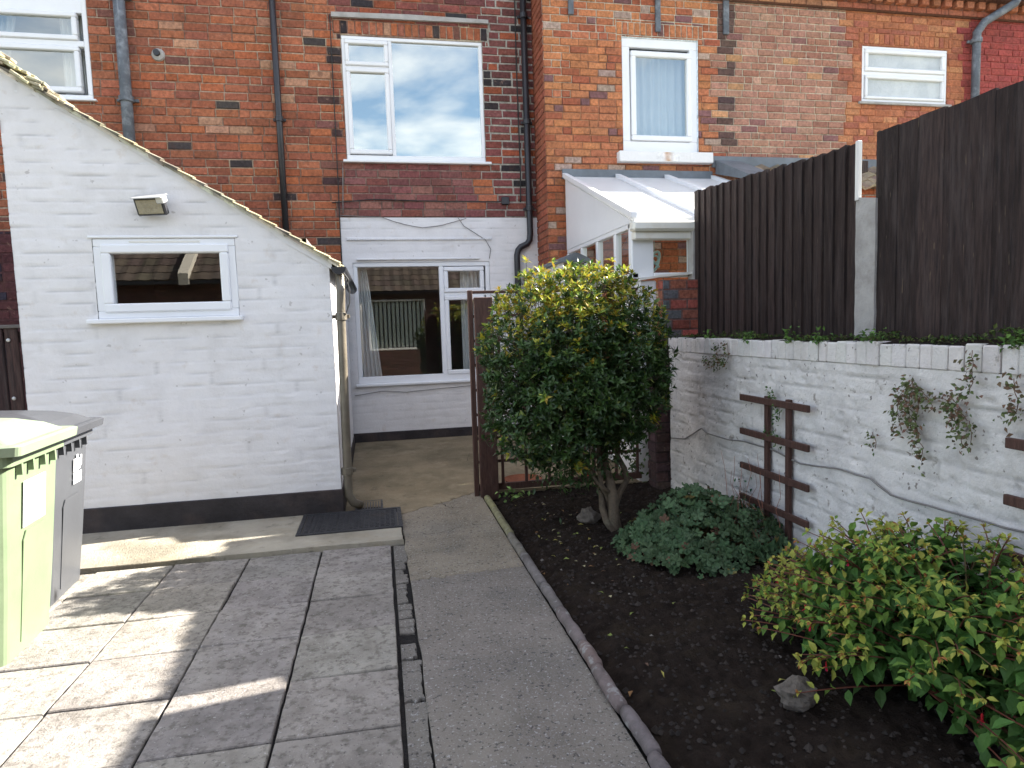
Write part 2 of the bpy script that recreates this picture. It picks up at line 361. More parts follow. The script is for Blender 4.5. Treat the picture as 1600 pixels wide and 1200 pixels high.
def slabpoly(mb, poly, thick=.05, c=(.25, .24, .22), z=0, e=.004):
    n = len(poly); cx = sum(p[0] for p in poly) / n; cy = sum(p[1] for p in poly) / n
    def sh(p):
        d = V((p[0] - cx, p[1] - cy)); d = d / max(d.length, 1e-6) * e; return V((p[0] - d.x, p[1] - d.y, z + gz(*p)))
    top = [sh(p) for p in poly]; mid = [V((p[0], p[1], z + gz(*p) - e)) for p in poly]; bot = [V((p[0], p[1], z + gz(*p) - thick)) for p in poly]
    mb.mesh(top + mid + bot, [tuple(range(n))] + [(n + k, n + (k + 1) % n, (k + 1) % n, k) for k in range(n)] + [(2 * n + k, 2 * n + (k + 1) % n, n + (k + 1) % n, n + k) for k in range(n)], c)
def off(poly, dx, dy): return [(x + dx, y + dy) for x, y in poly]
mb = MB()
pc = (.205, .182, .158)
cr1 = jag((.112, 3.62), (.775, 3.66), 20, .03, 1.); cr2 = jag((.10, 4.98), (.775, 5.45), 20, .05, 2.)
slabpoly(mb, [(.118, -.6), (.775, -.6)] + off(cr1, 0, -.004)[::-1] + jag((.112, 3.6), (.118, -.5), 24, .012, 5.), c=pc)
slabpoly(mb, off(cr1, 0, .003) + off(cr2, 0, -.004)[::-1] + jag((.10, 4.97), (.11, 3.64), 10, .01, 6.), c=(.25, .215, .165))
struct(mb.obj('path', M['path']), 'worn grey concrete path beside the border')
# broken mortar strip between slabs and path
mb = MB()
y = 4.27
while y > -.5:
    L_ = U(.10, .42) if not 2.8 < y < 4.05 else U(.06, .15)
    y2 = y - L_
    if 2.74 < y2 < 2.93: y = y2; continue
    x0 = .030; x1 = .108 if not 2.8 < y < 4.05 else U(.075, .10)
    slabpoly(mb, jag((x0, y2), (x1, y2 + U(-.02, .02)), 4, .02, y) + jag((x1, y2 + .01), (x1 + U(-.008, .006), y - .01), 6, .012, y + 3) + jag((x1, y - .008), (x0, y - .006), 4, .012, y + 5), c=(.175, .16, .14), z=U(-.010, .001))
    y = y2
struct(mb.obj('mortar_strip', M['path']), 'crumbling mortar strip beside the slabs')
# apron below the lean-to, slightly raised
mb = MB()
slabpoly(mb, jag((-3.6, 4.315), (-.62, 4.31), 40, .012, 11.) + jag((-.61, 4.315), (.10, 4.30), 10, .01, 12.) + jag((.095, 4.31), (.095, 4.97), 8, .006, 12.5) + [(-.34, 5.118), (-3.6, 5.118)], c=(.38, .345, .28), z=.022, thick=.06)
struct(mb.obj('kerb_strip', M['yard']), 'raised concrete strip along the white outbuilding')
# yard
mb = MB()
def grid(mb, x0, x1, y0, y1, nx, ny, zf, c, skip=None):
    vs = [V((x0 + (x1 - x0) * i / nx, y0 + (y1 - y0) * j / ny, 0)) for j in range(ny + 1) for i in range(nx + 1)]
    for p in vs: p.z = zf(p.x, p.y)
    mb.mesh(vs, [(j * (nx + 1) + i, j * (nx + 1) + i + 1, (j + 1) * (nx + 1) + i + 1, (j + 1) * (nx + 1) + i) for j in range(ny) for i in range(nx)], c)
yc = (.24, .195, .13)
slabpoly(mb, off(cr2, 0, .004) + [(2.22, 5.33), (2.22, 7.79), (-.32, 7.79), (-.32, 5.02)] + jag((-.3, 5.0), (.09, 4.975), 5, .006, 3), c=yc)
struct(mb.obj('yard', M['yard']), 'stained concrete yard by the back wall')
# hairline cracks lying on the concrete (thin dark openings, real ribbons)
mb = MB()
def crack(pts, w=.004, seed=0):
    pp = []
    for a, b in zip(pts[:-1], pts[1:]): pp += jag(a, b, 12, .03, seed + a[0])[:-1]
    pp.append(pts[-1]); L = []; R = []
    for i, p in enumerate(pp):
        q = pp[min(i + 1, len(pp) - 1)]; o = pp[max(i - 1, 0)]; d = V((q[0] - o[0], q[1] - o[1])).normalized(); ww = w * U(.3, 1) * (.15 + math.sin(math.pi * (i + .3) / len(pp)))
        z = gz(*p) + .0035
        L.append(V((p[0] - d.y * ww, p[1] + d.x * ww, z))); R.append(V((p[0] + d.y * ww, p[1] - d.x * ww, z)))
    n = len(pp); mb.mesh(L + R, [(i, i + 1, n + i + 1, n + i) for i in range(n - 1)])
crack([(.10, 4.45), (.35, 4.42), (.66, 4.62)], .0025, 4); crack([(.42, 5.28), (.46, 5.08), (.60, 4.98)], .003, 6)
crack([(.30, 5.32), (.36, 5.9), (.75, 6.2), (.9, 6.9)], .003, 7); crack([(-.2, 6.6), (.3, 6.45), (.9, 6.75)], .003, 8)
struct(mb.obj('concrete_cracks', M['dark']), 'dark cracks in the concrete')
# plants bed soil
def soilz(x, y):
    e = min(1, max(0, (x - .82) / .12)); return -.045 + e * .05 + .026 * n3(x, y, 0, 3) + .022 * n3(x, y, 4, 12) + .014 * n3(x, y, 9, 34)
mb = MB(); grid(mb, .785, 2.36, -.6, 5.33, 150, 480, soilz, W1)
struct(mb.obj('soil_bed', M['soil'], smooth=True), 'dark garden soil of the border')
mb = MB()
for k in range(3600):
    x = U(.86, 2.3); y = U(1.2, 5.2); z = soilz(x, y); r = U(.004, .013) * (1.7 if rnd() < .06 else 1)
    t = U(0, 6.28); vs = []
    for i in range(6): a = t + i * 1.047; vs.append(V((x + math.cos(a) * r * U(.7, 1.2), y + math.sin(a) * r * U(.7, 1.2), z + U(-.002, .003))))
    vs.append(V((x, y, z + r * U(.6, 1.1))))
    g = U(.5, 1.6); mb.mesh(vs, [(i, (i + 1) % 6, 6) for i in range(6)], (.022 * g, .017 * g, .014 * g) if rnd() < .988 else (.16, .145, .13))
tag(mb.obj('soil_clods', M['litter'], normals=False), 'small clods and pebbles scattered over the border soil', 'soil', kind='stuff')
def leafpts(p, d, up, L, W, fold=.25, curl=.15):
    d = d.normalized(); s = d.cross(up)
    s = s.normalized() if s.length > 1e-4 else d.orthogonal().normalized(); n = s.cross(d).normalized()
    a = p; b = p + d * L * .45 + s * W * .5 + n * W * fold; c = p + d * L * .45 - s * W * .5 + n * W * fold; m = p + d * L * .5; t = p + d * L - n * L * curl
    return [a, b, m, c, t]
def leaf(mb, p, d, up, L, W, col, fold=.25, curl=.15):
    mb.mesh(leafpts(p, d, up, L, W, fold, curl), [(0, 1, 2), (0, 2, 3), (1, 4, 2), (2, 4, 3)], col)
mb = MB()
for k in range(95):
    x = U(.86, 2.2); y = U(2.0, 5.1)
    if rnd() < .55: x = random.gauss(1.15, .18); y = random.gauss(4.1, .45)
    if not (.84 < x < 2.3 and y < 5.2): continue
    a = U(0, 6.28); leaf(mb, V((x, y, soilz(x, y) + .008)), V((math.cos(a), math.sin(a), U(-.1, .4))), V((U(-.4, .4), U(-.4, .4), 1)), U(.018, .042), U(.01, .022), random.choice([(.30, .27, .07), (.22, .12, .05), (.16, .20, .05), (.38, .34, .20), (.10, .06, .04)]))
tag(mb.obj('fallen_leaves', M['litter'], normals=False), 'fallen yellow and brown leaves on the border soil', 'leaves', kind='stuff')
# path edging: log-like stone lengths
edges = [5.19, 4.83, 4.18, 3.78, 3.3, 2.98, 2.62, 2.42, 2.12, 1.86, 1.5, 1.1, .6]
eg = 'round stone edging lengths along the path'
edl = ['mossy green edging length touching the trellis post', 'long pale green edging length, second from the trellis post', 'edging length where the green moss gives way to grey', 'grey edging length with a white lichen patch at its end', 'knobbly dark grey edging length midway down the border', 'short lichened edging length below the middle of the path',
       'brownish edging length with pale flakes', 'reddish brown edging length beside bare soil', 'dark edging length opposite the lump of stone', 'rough lichened edging length nearest the bottom of the photo', 'edging length just below the photo edge', 'edging length nearest the camera']
for i in range(10):
    y1, y0 = edges[i] - .004, edges[i + 1] + .004; mb = MB(); n = max(5, int((y1 - y0) / .03)); pts = []; rs = []
    rr = .026 + .003 * rnd(); x0 = .800 + U(-.006, .006)
    for k in range(n + 1):
        t = k / n; y = y1 + (y0 - y1) * t; pts.append((x0 + .004 * n3(y * 5, i, 0), y, .018 + .003 * n3(y * 5, i, 5)))
        rs.append(rr * (1 + (.05 if i < 2 else .17) * n3(y * 22, i * 3.1, 2)) * (.86 if k in (0, n) else 1))
    c = [(.22, .21, .11), (.20, .19, .11), (.17, .155, .13), (.15, .135, .13), (.14, .125, .12), (.15, .125, .12), (.16, .12, .11), (.15, .12, .115), (.14, .12, .12), (.14, .12, .12)][i]
    mb.tube(pts, rs, 14, c); tag(mb.obj('path_edging', M['edging'], smooth=True), edl[i], 'edging stone', eg)
# drain covers
mb = MB(); fr = MB()
x0, x1, y0, y1 = -.59, .075, 4.60, 5.06; z = .026
t = thing('manhole_cover', 'dark ribbed rectangular drain cover beside the outbuilding corner', 'drain cover', ((x0 + x1) / 2, (y0 + y1) / 2, z))
for a, b in (((x0 - .03, y0 - .03), (x1 + .03, y0)), ((x0 - .03, y1), (x1 + .03, y1 + .03)), ((x0 - .03, y0), (x0, y1)), ((x1, y0), (x1 + .03, y1))): fr.box((a[0], a[1], -.01), (b[0], b[1], z + .006), ch=.002)
fr.obj('frame', M['iron'], t)
mb.box((x0 + .004, y0 + .004, -.01), (x1 - .004, y1 - .004, z + .001))
for i in range(17):
    for j in range(12):
        a = x0 + .02 + i * .0372; b = y0 + .02 + j * .0355; mb.box((a, b, z + .001), (a + .026, b + .022, z + .006), ch=.002)
mb.obj('lid', M['iron'], t)
mb = MB(); t = thing('gully_grate', 'small iron gully grate at the foot of the downpipe', 'drain', (-.14, 5.3, gz(0, 5.3)))
gx0, gx1, gy0, gy1 = -.245, -.03, 5.10 + .05, 5.42
zz = gz(0, 5.3) + .006
fr = MB()
for a, b in (((gx0, gy0), (gx1, gy0 + .018)), ((gx0, gy1 - .018), (gx1, gy1)), ((gx0, gy0 + .018), (gx0 + .018, gy1 - .018)), ((gx1 - .018, gy0 + .018), (gx1, gy1 - .018))): fr.box((a[0], a[1], zz - .01), (b[0], b[1], zz + .006), ch=.002)
fr.obj('frame', M['iron'], t)
for k in range(8): x = gx0 + .027 + k * .0215; mb.box((x, gy0 + .018, zz - .008), (x + .009, gy1 - .018, zz + .004))
mb.obj('bars', M['iron'], t)
mb = MB(); mb.box((gx0 + .02, gy0 + .02, zz - .004), (gx1 - .02, gy1 - .02, zz - .002)); mb.obj('drain_pit', M['dark'], t)

# ------------------------------------------------------------------ windows
def bars_frame(mb, P, u0, u1, z0, z1, w, d0, d1, ch=.006, bottom=None):
    wb = bottom or w
    def bx(a, b, lo, hi):
        p = P(a, lo, d0); q = P(b, hi, d1); lo_ = V(map(min, p, q)); hi_ = V(map(max, p, q)); mb.box(lo_, hi_, ch=ch)
    bx(u0, u1, z1 - w, z1); bx(u0, u1, z0, z0 + wb); bx(u0, u0 + w, z0 + wb, z1 - w); bx(u1 - w, u1, z0 + wb, z1 - w)
def pbox(mb, P, a, b, lo, hi, d0, d1, ch=.004, **k):
    p = P(a, lo, d0); q = P(b, hi, d1); mb.box(V(map(min, p, q)), V(map(max, p, q)), ch=ch, **k)
def pane(P, u0, u1, z0, z1, d, m, parent):
    mb = MB(); mb.face([P(u0, z0, d), P(u1, z0, d), P(u1, z1, d), P(u0, z1, d)]); return mb.obj('pane', m, parent)
def window(parent, P, u0, u1, z0, z1, lights, rec=.03, w=.045, sill=None, glass='glass', mat_='pvc', bottom=None):
    """lights: (u0,u1,z0,z1,opener) in wall coordinates"""
    mb = MB(); bars_frame(mb, P, u0, u1, z0, z1, w, -.09, -rec + .02, bottom=bottom)
    # mullions/transoms: fill between lights
    us = sorted({round(l[0], 3) for l in lights} | {round(l[1], 3) for l in lights})
    win = mb.obj('window', M[mat_], parent)
    for l in lights:
        a, b, lo, hi, op = l
        if op:
            sb = MB(); bars_frame(sb, P, a, b, lo, hi, op, -.07, -rec + .038, ch=.009); sb.obj('sash', M[mat_], win)
            pane(P, a + op - .004, b - op + .004, lo + op - .004, hi - op + .004, -rec + .002, M[glass], win)
        else:
            pane(P, a - .003, b + .003, lo - .003, hi + .003, -rec - .006, M[glass], win)
    if sill:
        sb = MB(); pbox(sb, P, sill[0], sill[1], sill[2], sill[3], -.08, sill[4], ch=.006); sb.obj('sill', M[mat_], win)
    return win
def mull(win, P, a, b, lo, hi, rec=.03, m='pvc'):
    mb = MB(); pbox(mb, P, a, b, lo, hi, -.088, -rec + .019, ch=.006); mb.obj('mullion', M[m], win)
def reveal(mb, P, u0, u1, z0, z1, d=.22, c=W1):
    for q in ([(u0, z0), (u0, z1)], [(u1, z0), (u1, z1)], [(u0, z0), (u1, z0)], [(u0, z1), (u1, z1)]):
        (a, lo), (b, hi) = q; mb.face([P(a, lo, -.01), P(b, hi, -.01), P(b, hi, -d), P(a, lo, -d)], c)
def room(parent, x0, x1, y0, y1, z0, z1, m='room'):
    mb = MB(); p = lambda x, y, z: V((x, y, z))
    mb.face([p(x0, y1, z0), p(x1, y1, z0), p(x1, y1, z1), p(x0, y1, z1)]); mb.face([p(x0, y0, z0), p(x0, y1, z0), p(x0, y1, z1), p(x0, y0, z1)])
    mb.face([p(x1, y0, z0), p(x1, y1, z0), p(x1, y1, z1), p(x1, y0, z1)]); mb.face([p(x0, y0, z0), p(x1, y0, z0), p(x1, y1, z0), p(x0, y1, z0)]); mb.face([p(x0, y0, z1), p(x1, y0, z1), p(x1, y1, z1), p(x0, y1, z1)])
    mb.obj('interior_wall', M[m], parent)
def curtain(x0, x1, z0, z1, y, label, taper=0, folds=9, amp=.02):
    mb = MB(); n = folds * 8; m = 8; vs = []
    for j in range(m + 1):
        t = j / m; z = z1 + (z0 - z1) * t; xe0 = x0; xe1 = x1 + taper * t
        for i in range(n + 1):
            u = i / n; vs.append(V((xe0 + (xe1 - xe0) * u, y + amp * math.sin(u * folds * 6.283) + .3 * amp * math.sin(u * 17 + 2), z)))
    mb.mesh(vs, [(j * (n + 1) + i, j * (n + 1) + i + 1, (j + 1) * (n + 1) + i + 1, (j + 1) * (n + 1) + i) for j in range(m) for i in range(n)])
    return tag(mb.obj('curtain', M['curtain'], smooth=True, loc=(x0, y, z0)), label, 'curtain')

# ------------------------------------------------------------------ left (own) house
RED = (.33, .085, .04); RED2 = (.40, .115, .05); DK = (.11, .045, .035); BLK = (.045, .035, .035); MUL = (.22, .075, .065); ORG = (.52, .165, .055); PINK = (.40, .19, .125); PALE = (.47, .24, .16)
LM = (.36, .30, .23); DM = (.14, .09, .065)
def patch(u, z, s=1.2, o=0): return n3(u * s, z * s, o)
def pal_left(u, z):
    if .0 - .3 < u < 1.45 and 2.6 < z < 3.34 and not u > 1.2: c = random.choice([MUL, MUL, (.27, .10, .08), (.24, .075, .055), (.30, .12, .09)])
    elif u > 1.35 or z > 4.85 and u > -.25: c = random.choice([MUL, (.25, .075, .055), (.22, .07, .06), RED, (.17, .06, .05)]); c = BLK if rnd() < .07 else c
    else:
        p = patch(u, z); r = rnd()
        c = (.40, .13, .065) if r < .30 else RED2 if r < .48 else (.34, .105, .055) if r < .78 else (.29, .092, .055) if r < .90 else (.20, .08, .055) if r < .92 + .03 * (p < .1) else (.46, .22, .13)
        if p < -.25 and rnd() < .12: c = (.20, .08, .06)
        if rnd() < .02: c = (.07, .05, .045)
        if abs(u + .33) < .12 and rnd() < .22: c = mixc(DK, BLK, rnd())
    return jit(c, .16)
def mort_left(u, z):
    if u > 1.36: return jit((.42, .36, .29), .1)
    if -.3 < u and 2.6 < z < 3.34: return jit((.27, .17, .13), .15)
    p = patch(u, z, 1.5, 4)
    return jit((.44, .31, .21) if rnd() < .40 + p else (.27, .15, .10), .15)
YH = 7.8
hl = thing('terraced_house', 'dark red brick terraced house with white painted lower wall and black pipes', 'house', (-2, YH, 0))
win_up = (-.25, 1.34, 3.335, 4.70); win_lo = (-.25, 1.34, .77, 2.19); win_tl = (-4.3, -2.80, 3.905, 5.15)
mb = MB()
brick_wall(mb, PX(YH), -6.0, 1.955, 2.705, 6.2, [win_up, win_tl], .0886, .243, pal_left, mort_left, wob=.0028, joint=lambda u, z: .019 if u > 1.34 else .012, soldiers=[(-.33, 1.42, 4.715, 4.86, .079)])
brick_wall(mb, PX(YH), -6.0, -.36, .0, 2.705, [], .0886, .243, pal_left, mort_left)
reveal(mb, PX(YH), *win_up, c=(.2, .1, .08)); reveal(mb, PX(YH), *win_tl, c=(.2, .1, .08))
# core of the house behind the facing (open for rooms): sides, back
for (a, b) in (((-6.02, YH - .0), (-6.02, 13)), ((-6.02, 13), (1.95, 13)), ((1.95, 13), (1.95, YH + .02))):
    mb.face([V((a[0], a[1], 0)), V((b[0], b[1], 0)), V((b[0], b[1], 6.2)), V((a[0], a[1], 6.2))], RED)
mb.obj('brick_facade', M['brick'], hl)
mb = MB()
wh = lambda u, z: jit((1, 1, 1), .03) if z > .25 else jit((.95, .93, .92), .03)
sheet(mb, PX(YH), -.36, 1.955, .21, 2.70, [win_lo], .0886, .243, dep=.0045, rough=.004, seed=11., thr=-.1)
mb.obj('painted_wall', M['paint'], hl, smooth=True)
mb = MB(); reveal(mb, PX(YH), *win_lo)
mb.box((-.30, YH - .014, 2.455), (1.38, YH - .002, 2.475), ch=.003); 
# shutter-board panel above the window: scalloped lip
for k in range(56): x = -.3 + k * .03; mb.box((x, YH - .022, 2.44), (x + .024, YH - .006, 2.458), ch=.004)
mb.box((-.2, YH - .03, 2.215), (1.22, YH - .002, 2.235), ch=.004)
mb.obj('shutter_trim', M['paint'], hl)
mb = MB(); mb.box((-.34, YH - .02, .02), (1.95, YH + .01, .215), ch=.006); mb.obj('plinth', M['tar'], hl)
# drip strip over soldier course
mb = MB(); mb.prism([(-.34, 4.875), (1.42, 4.90), (1.42, 4.94), (.5, 4.945), (-.34, 4.925)], YH - .035, YH); mb.obj('lintel_strip', M['concrete'], hl)
mb = MB()
for y0, z0, y1, z1 in ((7.6, 6.15, 10.4, 8.0), (13.2, 6.15, 10.4, 8.0)):
    mb.mesh([V((-6.2, y0, z0)), V((1.95, y0, z0)), V((1.95, y1, z1)), V((-6.2, y1, z1))], [(0, 1, 2, 3)], (.16, .12, .10))
mb.mesh([V((-6.2, 7.6, 6.15)), V((-6.2, 10.4, 8)), V((-6.2, 13.2, 6.15))], [(0, 1, 2)], (.2, .1, .08)); mb.mesh([V((1.95, 7.6, 6.15)), V((1.95, 10.4, 8)), V((1.95, 13.2, 6.15))], [(0, 1, 2)], (.2, .1, .08))
mb.obj('roof', M['tile'], hl)
P_ = PX(YH)
# upper window
w = window(hl, P_, *win_up, [(-.215, .262, 4.378, 4.655, .045), (-.215, .262, 3.41, 4.355, .05), (.305, 1.30, 3.40, 4.655, 0)], sill=(-.29, 1.40, 3.305, 3.335, .06), w=.04, bottom=.065, glass='glass_sky')
mull(w, P_, .262, .305, 3.40, 4.66); mull(w, P_, -.215, .262, 4.355, 4.378)
# lower window
w = window(hl, P_, *win_lo, [(-.20, .735, .875, 2.135, 0), (.79, 1.27, 1.83, 2.13, .05), (.79, 1.27, .86, 1.79, .05)], sill=(-.28, 1.38, .76, .79, .05), w=.05, bottom=.10)
mull(w, P_, .735, .79, .87, 2.14); mull(w, P_, .79, 1.29, 1.79, 1.83)
w = window(hl, P_, *win_tl, [(-4.25, -2.90, 4.50, 4.78, .05), (-4.25, -2.90, 3.98, 4.44, .05)], sill=(-4.35, -2.76, 3.885, 3.905, .04), w=.05, glass='glass_mid')
mull(w, P_, -4.25, -2.85, 4.44, 4.50); mb = MB(); pbox(mb, P_, -4.26, -2.84, 4.78, 5.11, -.08, -.02); mb.obj('head_board', M['pvc'], w)
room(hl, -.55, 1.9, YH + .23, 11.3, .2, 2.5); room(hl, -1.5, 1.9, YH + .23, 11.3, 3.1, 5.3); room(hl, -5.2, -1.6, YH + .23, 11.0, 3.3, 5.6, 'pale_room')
curtain(-.22, -.10, .80, 2.17, YH + .16, 'white curtain at the left of the lower window', taper=.13, folds=5, amp=.016)
curtain(1.0, 1.32, .80, 2.17, YH + .16, 'white curtain behind the narrow casement of the lower window', taper=.04, folds=6, amp=.018)
curtain(-3.9, -3.45, 3.9, 5.1, YH + .16, 'net curtain in the middle of the top left window', taper=-.25, folds=7)
curtain(-3.12, -2.86, 3.9, 5.1, YH + .16, 'net curtain hanging at the right of the top left window', taper=.0, folds=6)
# pipes
def pipe(parent, pts, r, m, brackets=(), name='drainpipe', n=14):
    mb = MB(); mb.tube(pts, r, n)
    o = mb.obj(name, M[m], parent, smooth=True)
    for b in brackets:
        q = MB(); q.lathe((b[0], b[1], b[2]), [(r * 1.05, -.03), (r * 1.28, -.026), (r * 1.28, .026), (r * 1.05, .03)], 14); q.box((b[0] - r * 1.9, b[1] + r * .6, b[2] - .015), (b[0] + r * 1.9, b[1] + r * 1.1, b[2] + .015), ch=.003); q.obj('bracket', M[m], o)
    return o
pipe(hl, [(-2.455, YH - .075, 6.1), (-2.465, YH - .075, 2.2)], .056, 'pipe_grey', [(-2.46, YH - .075, 4.93), (-2.46, YH - .075, 3.9)])
pipe(hl, [(-.95, YH - .05, 6.1), (-.95, YH - .05, 1.6)], .035, 'pipe_black', [(-.95, YH - .05, 5.2), (-.95, YH - .05, 3.75)])
pipe(hl, [(1.83, YH - .05, 6.1), (1.84, YH - .05, 2.50), (1.83, YH - .05, 2.43), (1.80, YH - .05, 2.385), (1.72, YH - .05, 2.35), (1.685, YH - .05, 2.31), (1.67, YH - .05, 2.25), (1.67, YH - .05, .15)], .037, 'pipe_black', [(1.835, YH - .05, 5.0), (1.84, YH - .05, 3.8), (1.84, YH - .05, 2.8)])
# vent and pipe stub on the wall
mb = MB(); mb.lathe((-2.14, YH, 4.39), [(.068, 0), (.06, .022), (.04, .028)], 18, axis='y'); o = mb.obj('wall_vent', M['concrete'], hl); mb = MB(); mb.lathe((-2.145, YH - .026, 4.40), [(.034, 0), (.032, .03)], 14, axis='y'); mb.obj('pipe_stub', M['pipe_black'], o)
def cable(parent, pts, r, m, name='cable', sag=True):
    mb = MB(); P2 = []
    for a, b in zip(pts[:-1], pts[1:]):
        for k in range(6): t = k / 6; p = V(a).lerp(V(b), t); P2.append(p + V((0, 0, .004 * n3(p.x * 9, p.y * 9, p.z * 7))))
    P2.append(V(pts[-1])); mb.tube(P2, r, 6); return mb.obj(name, M[m], parent, smooth=True)
yc_ = YH - .018
cable(hl, [(-.355, yc_, 4.9), (-.36, yc_, 3.2), (-.37, yc_, 2.0), (-.40, yc_, 1.2)], .006, 'blackrubber')
cable(hl, [(-.30, yc_, 3.25), (-.325, yc_, 2.74)], .006, 'rubber')
cable(hl, [(-.44, yc_, 2.86), (0, yc_, 2.90), (.8, yc_, 2.885), (1.50, yc_, 2.885)], .006, 'blackrubber')
cable(hl, [(-.35, yc_, 2.72), (.1, yc_, 2.70), (.35, yc_, 2.62), (.56, yc_, 2.58), (.8, yc_, 2.61), (1.08, yc_, 2.69)], .004, 'rubber')
cable(hl, [(.98, yc_, 2.70), (1.05, yc_, 2.60), (1.3, yc_, 2.44), (1.36, yc_, 2.33), (1.34, yc_, 2.22)], .004, 'rubber')
cable(hl, [(1.745, yc_, 6.0), (1.74, yc_, 4.4), (1.75, yc_, 3.2), (1.74, yc_, 2.88)], .007, 'blackrubber')
cable(hl, [(-.3, yc_, .66), (.0, yc_, .70), (.3, yc_, .675), (.75, yc_, .70), (1.2, yc_, .72)], .004, 'rubber')
mb = MB(); mb.box((1.51, YH - .04, 2.85), (1.60, YH, 2.94), ch=.006); mb.obj('junction_box', M['pipe_black'], hl)

# ------------------------------------------------------------------ right (neighbour) house
Y2 = 7.3
hr = thing('terraced_house', 'orange red brick terraced house stepping forward with the white conservatory', 'house', (6, Y2, 0))
def pal_right(u, z):
    if u < 3.05 or u < 4.12 and z < 3.4 or (u < 4.02):
        p = patch(u, z, 1.3, 7); r = rnd()
        c = (.50, .18, .075) if r < .45 else (.45, .15, .07) if r < .72 else (.38, .11, .055) if r < .88 else (.42, .27, .20) if r < .945 else (.22, .10, .09)
        if z < 3.0 and r < .5: c = (.42, .12, .05)
    elif u < 5.75:
        r = rnd(); c = PINK if r < .5 else (.36, .155, .10) if r < .8 else PALE if r < .9 else (.25, .11, .09) if r < .96 else (.52, .25, .12)
    elif u < 7.45: r = rnd(); c = (.44, .15, .07) if r < .45 else (.38, .12, .07) if r < .8 else (.50, .20, .09)
    else: r = rnd(); c = (.36, .07, .055) if r < .7 else (.30, .06, .05)
    if abs(u - 4.16) < .07 and z > 3.5: c = mixc(c, BLK, .75)
    return jit(c, .13)
def mort_right(u, z):
    if u < 4.02: return jit((.55, .45, .33), .1) if z > 4.62 or u < 2.25 and z > 3.9 and rnd() < .6 else jit((.36, .17, .09) if rnd() < .7 else (.16, .08, .06), .15)
    if u < 5.75: return jit((.56, .45, .32), .1) if abs(u - 4.16) > .07 else (.2, .15, .12)
    if u < 7.45: return jit((.44, .17, .09), .1)
    return jit((.38, .10, .08), .1)
wr1 = (2.865, 3.80, 3.375, 4.64); wr2 = (5.985, 7.215, 4.035, 4.70)
mb = MB()
brick_wall(mb, PX(Y2), 1.94, 12.0, .0, 5.10, [wr1, wr2], .0805, .212, pal_right, mort_right, joint=.010, soldiers=[(2.80, 3.86, 4.66, 4.80, .072), (5.93, 7.27, 4.72, 4.85, .072)], headers=.16)
brick_wall(mb, PL(1.94), Y2, YH + .01, .0, 5.3, [], .0805, .212, lambda u, z: jit((.34, .10, .055), .2), lambda u, z: (.2, .1, .07))
# corbel courses under the eaves
P3 = PX(Y2 - .04); brick_wall(mb, P3, 1.9, 12.0, 5.10, 5.18, [], .08, .21, lambda u, z: jit((.36, .11, .06) if u > 5.7 else (.46, .20, .10), .15), lambda u, z: (.2, .1, .07))
mb.face([V((1.9, Y2 - .05, 5.10)), V((12, Y2 - .05, 5.10)), V((12, Y2, 5.10)), V((1.9, Y2, 5.10))], (.2, .1, .07))
x = 1.95
P4 = PX(Y2 - .04)
while x < 12: mb.box((x, Y2 - .10, 5.18), (x + .10, Y2, 5.26), jit((.40, .14, .07), .2), ch=.004); x += .165
mb.box((1.9, Y2 - .03, 5.18), (12, Y2 + .2, 5.35), (.25, .1, .06))
for (a, b) in (((1.94, YH), (1.94, 12.9)), ((1.94, 12.9), (12, 12.9)), ((12, 12.9), (12, Y2))):
    mb.face([V((a[0], a[1], 0)), V((b[0], b[1], 0)), V((b[0], b[1], 5.3)), V((a[0], a[1], 5.3))], RED)
reveal(mb, PX(Y2), *wr1, c=(.9, .9, .88)); reveal(mb, PX(Y2), *wr2, c=(.3, .13, .08))
mb.obj('brick_facade', M['brick'], hr)
P_ = PX(Y2)
w = window(hr, P_, *wr1, [(2.975, 3.725, 3.50, 4.50, .06)], rec=.05, w=.10, bottom=.12, glass='glass_mid')
mb = MB(); mb.box((2.78, Y2 - .09, 3.235), (3.94, Y2 + .02, 3.355), ch=.008); s_ = mb.obj('stone_sill', M['rust'], w)
mb = MB(); nx, nz2 = 28, 12; vs = []; g_ = []
for j in range(nz2 + 1):
    for i in range(nx + 1):
        x = 3.22 + .30 * i / nx; z = 3.2445 + .101 * j / nz2; vs.append(V((x, Y2 - .0905, z)))
        k = math.exp(-((x - 3.37 + .012 * n3(z * 30, 1, 1)) / .042) ** 2) * (.75 + .5 * n3(x * 25, z * 12, 3)); g_.append(mixc((.80, .79, .77), (.46, .22, .07), max(0, min(1, k))))
for j in range(nz2):
    for i in range(nx):
        q = [j * (nx + 1) + i, j * (nx + 1) + i + 1, (j + 1) * (nx + 1) + i + 1, (j + 1) * (nx + 1) + i]; mb.face([vs[k] for k in q], [g_[k] for k in q])
mb.obj('rust_streak', M['litter'], w)
w = window(hr, P_, *wr2, [(6.02, 7.18, 4.40, 4.665, .05), (6.03, 7.17, 4.07, 4.35, .035)], w=.035, glass='frost')
mull(w, P_, 6.02, 7.18, 4.35, 4.40)
mb = MB(); mb.box((5.93, Y2 - .03, 4.0), (7.27, Y2, 4.03), ch=.004); mb.obj('sill', M['concrete'], w)
room(hr, 2.3, 4.8, Y2 + .23, 10.5, 3.0, 5.1, 'pale_room'); 
curtain(2.92, 3.78, 3.42, 4.56, Y2 + .17, 'pale net curtain added for the sky reflected in the tall window above the conservatory', folds=9, amp=.012)  # added curtain stands in for pale sky reflected in the glass
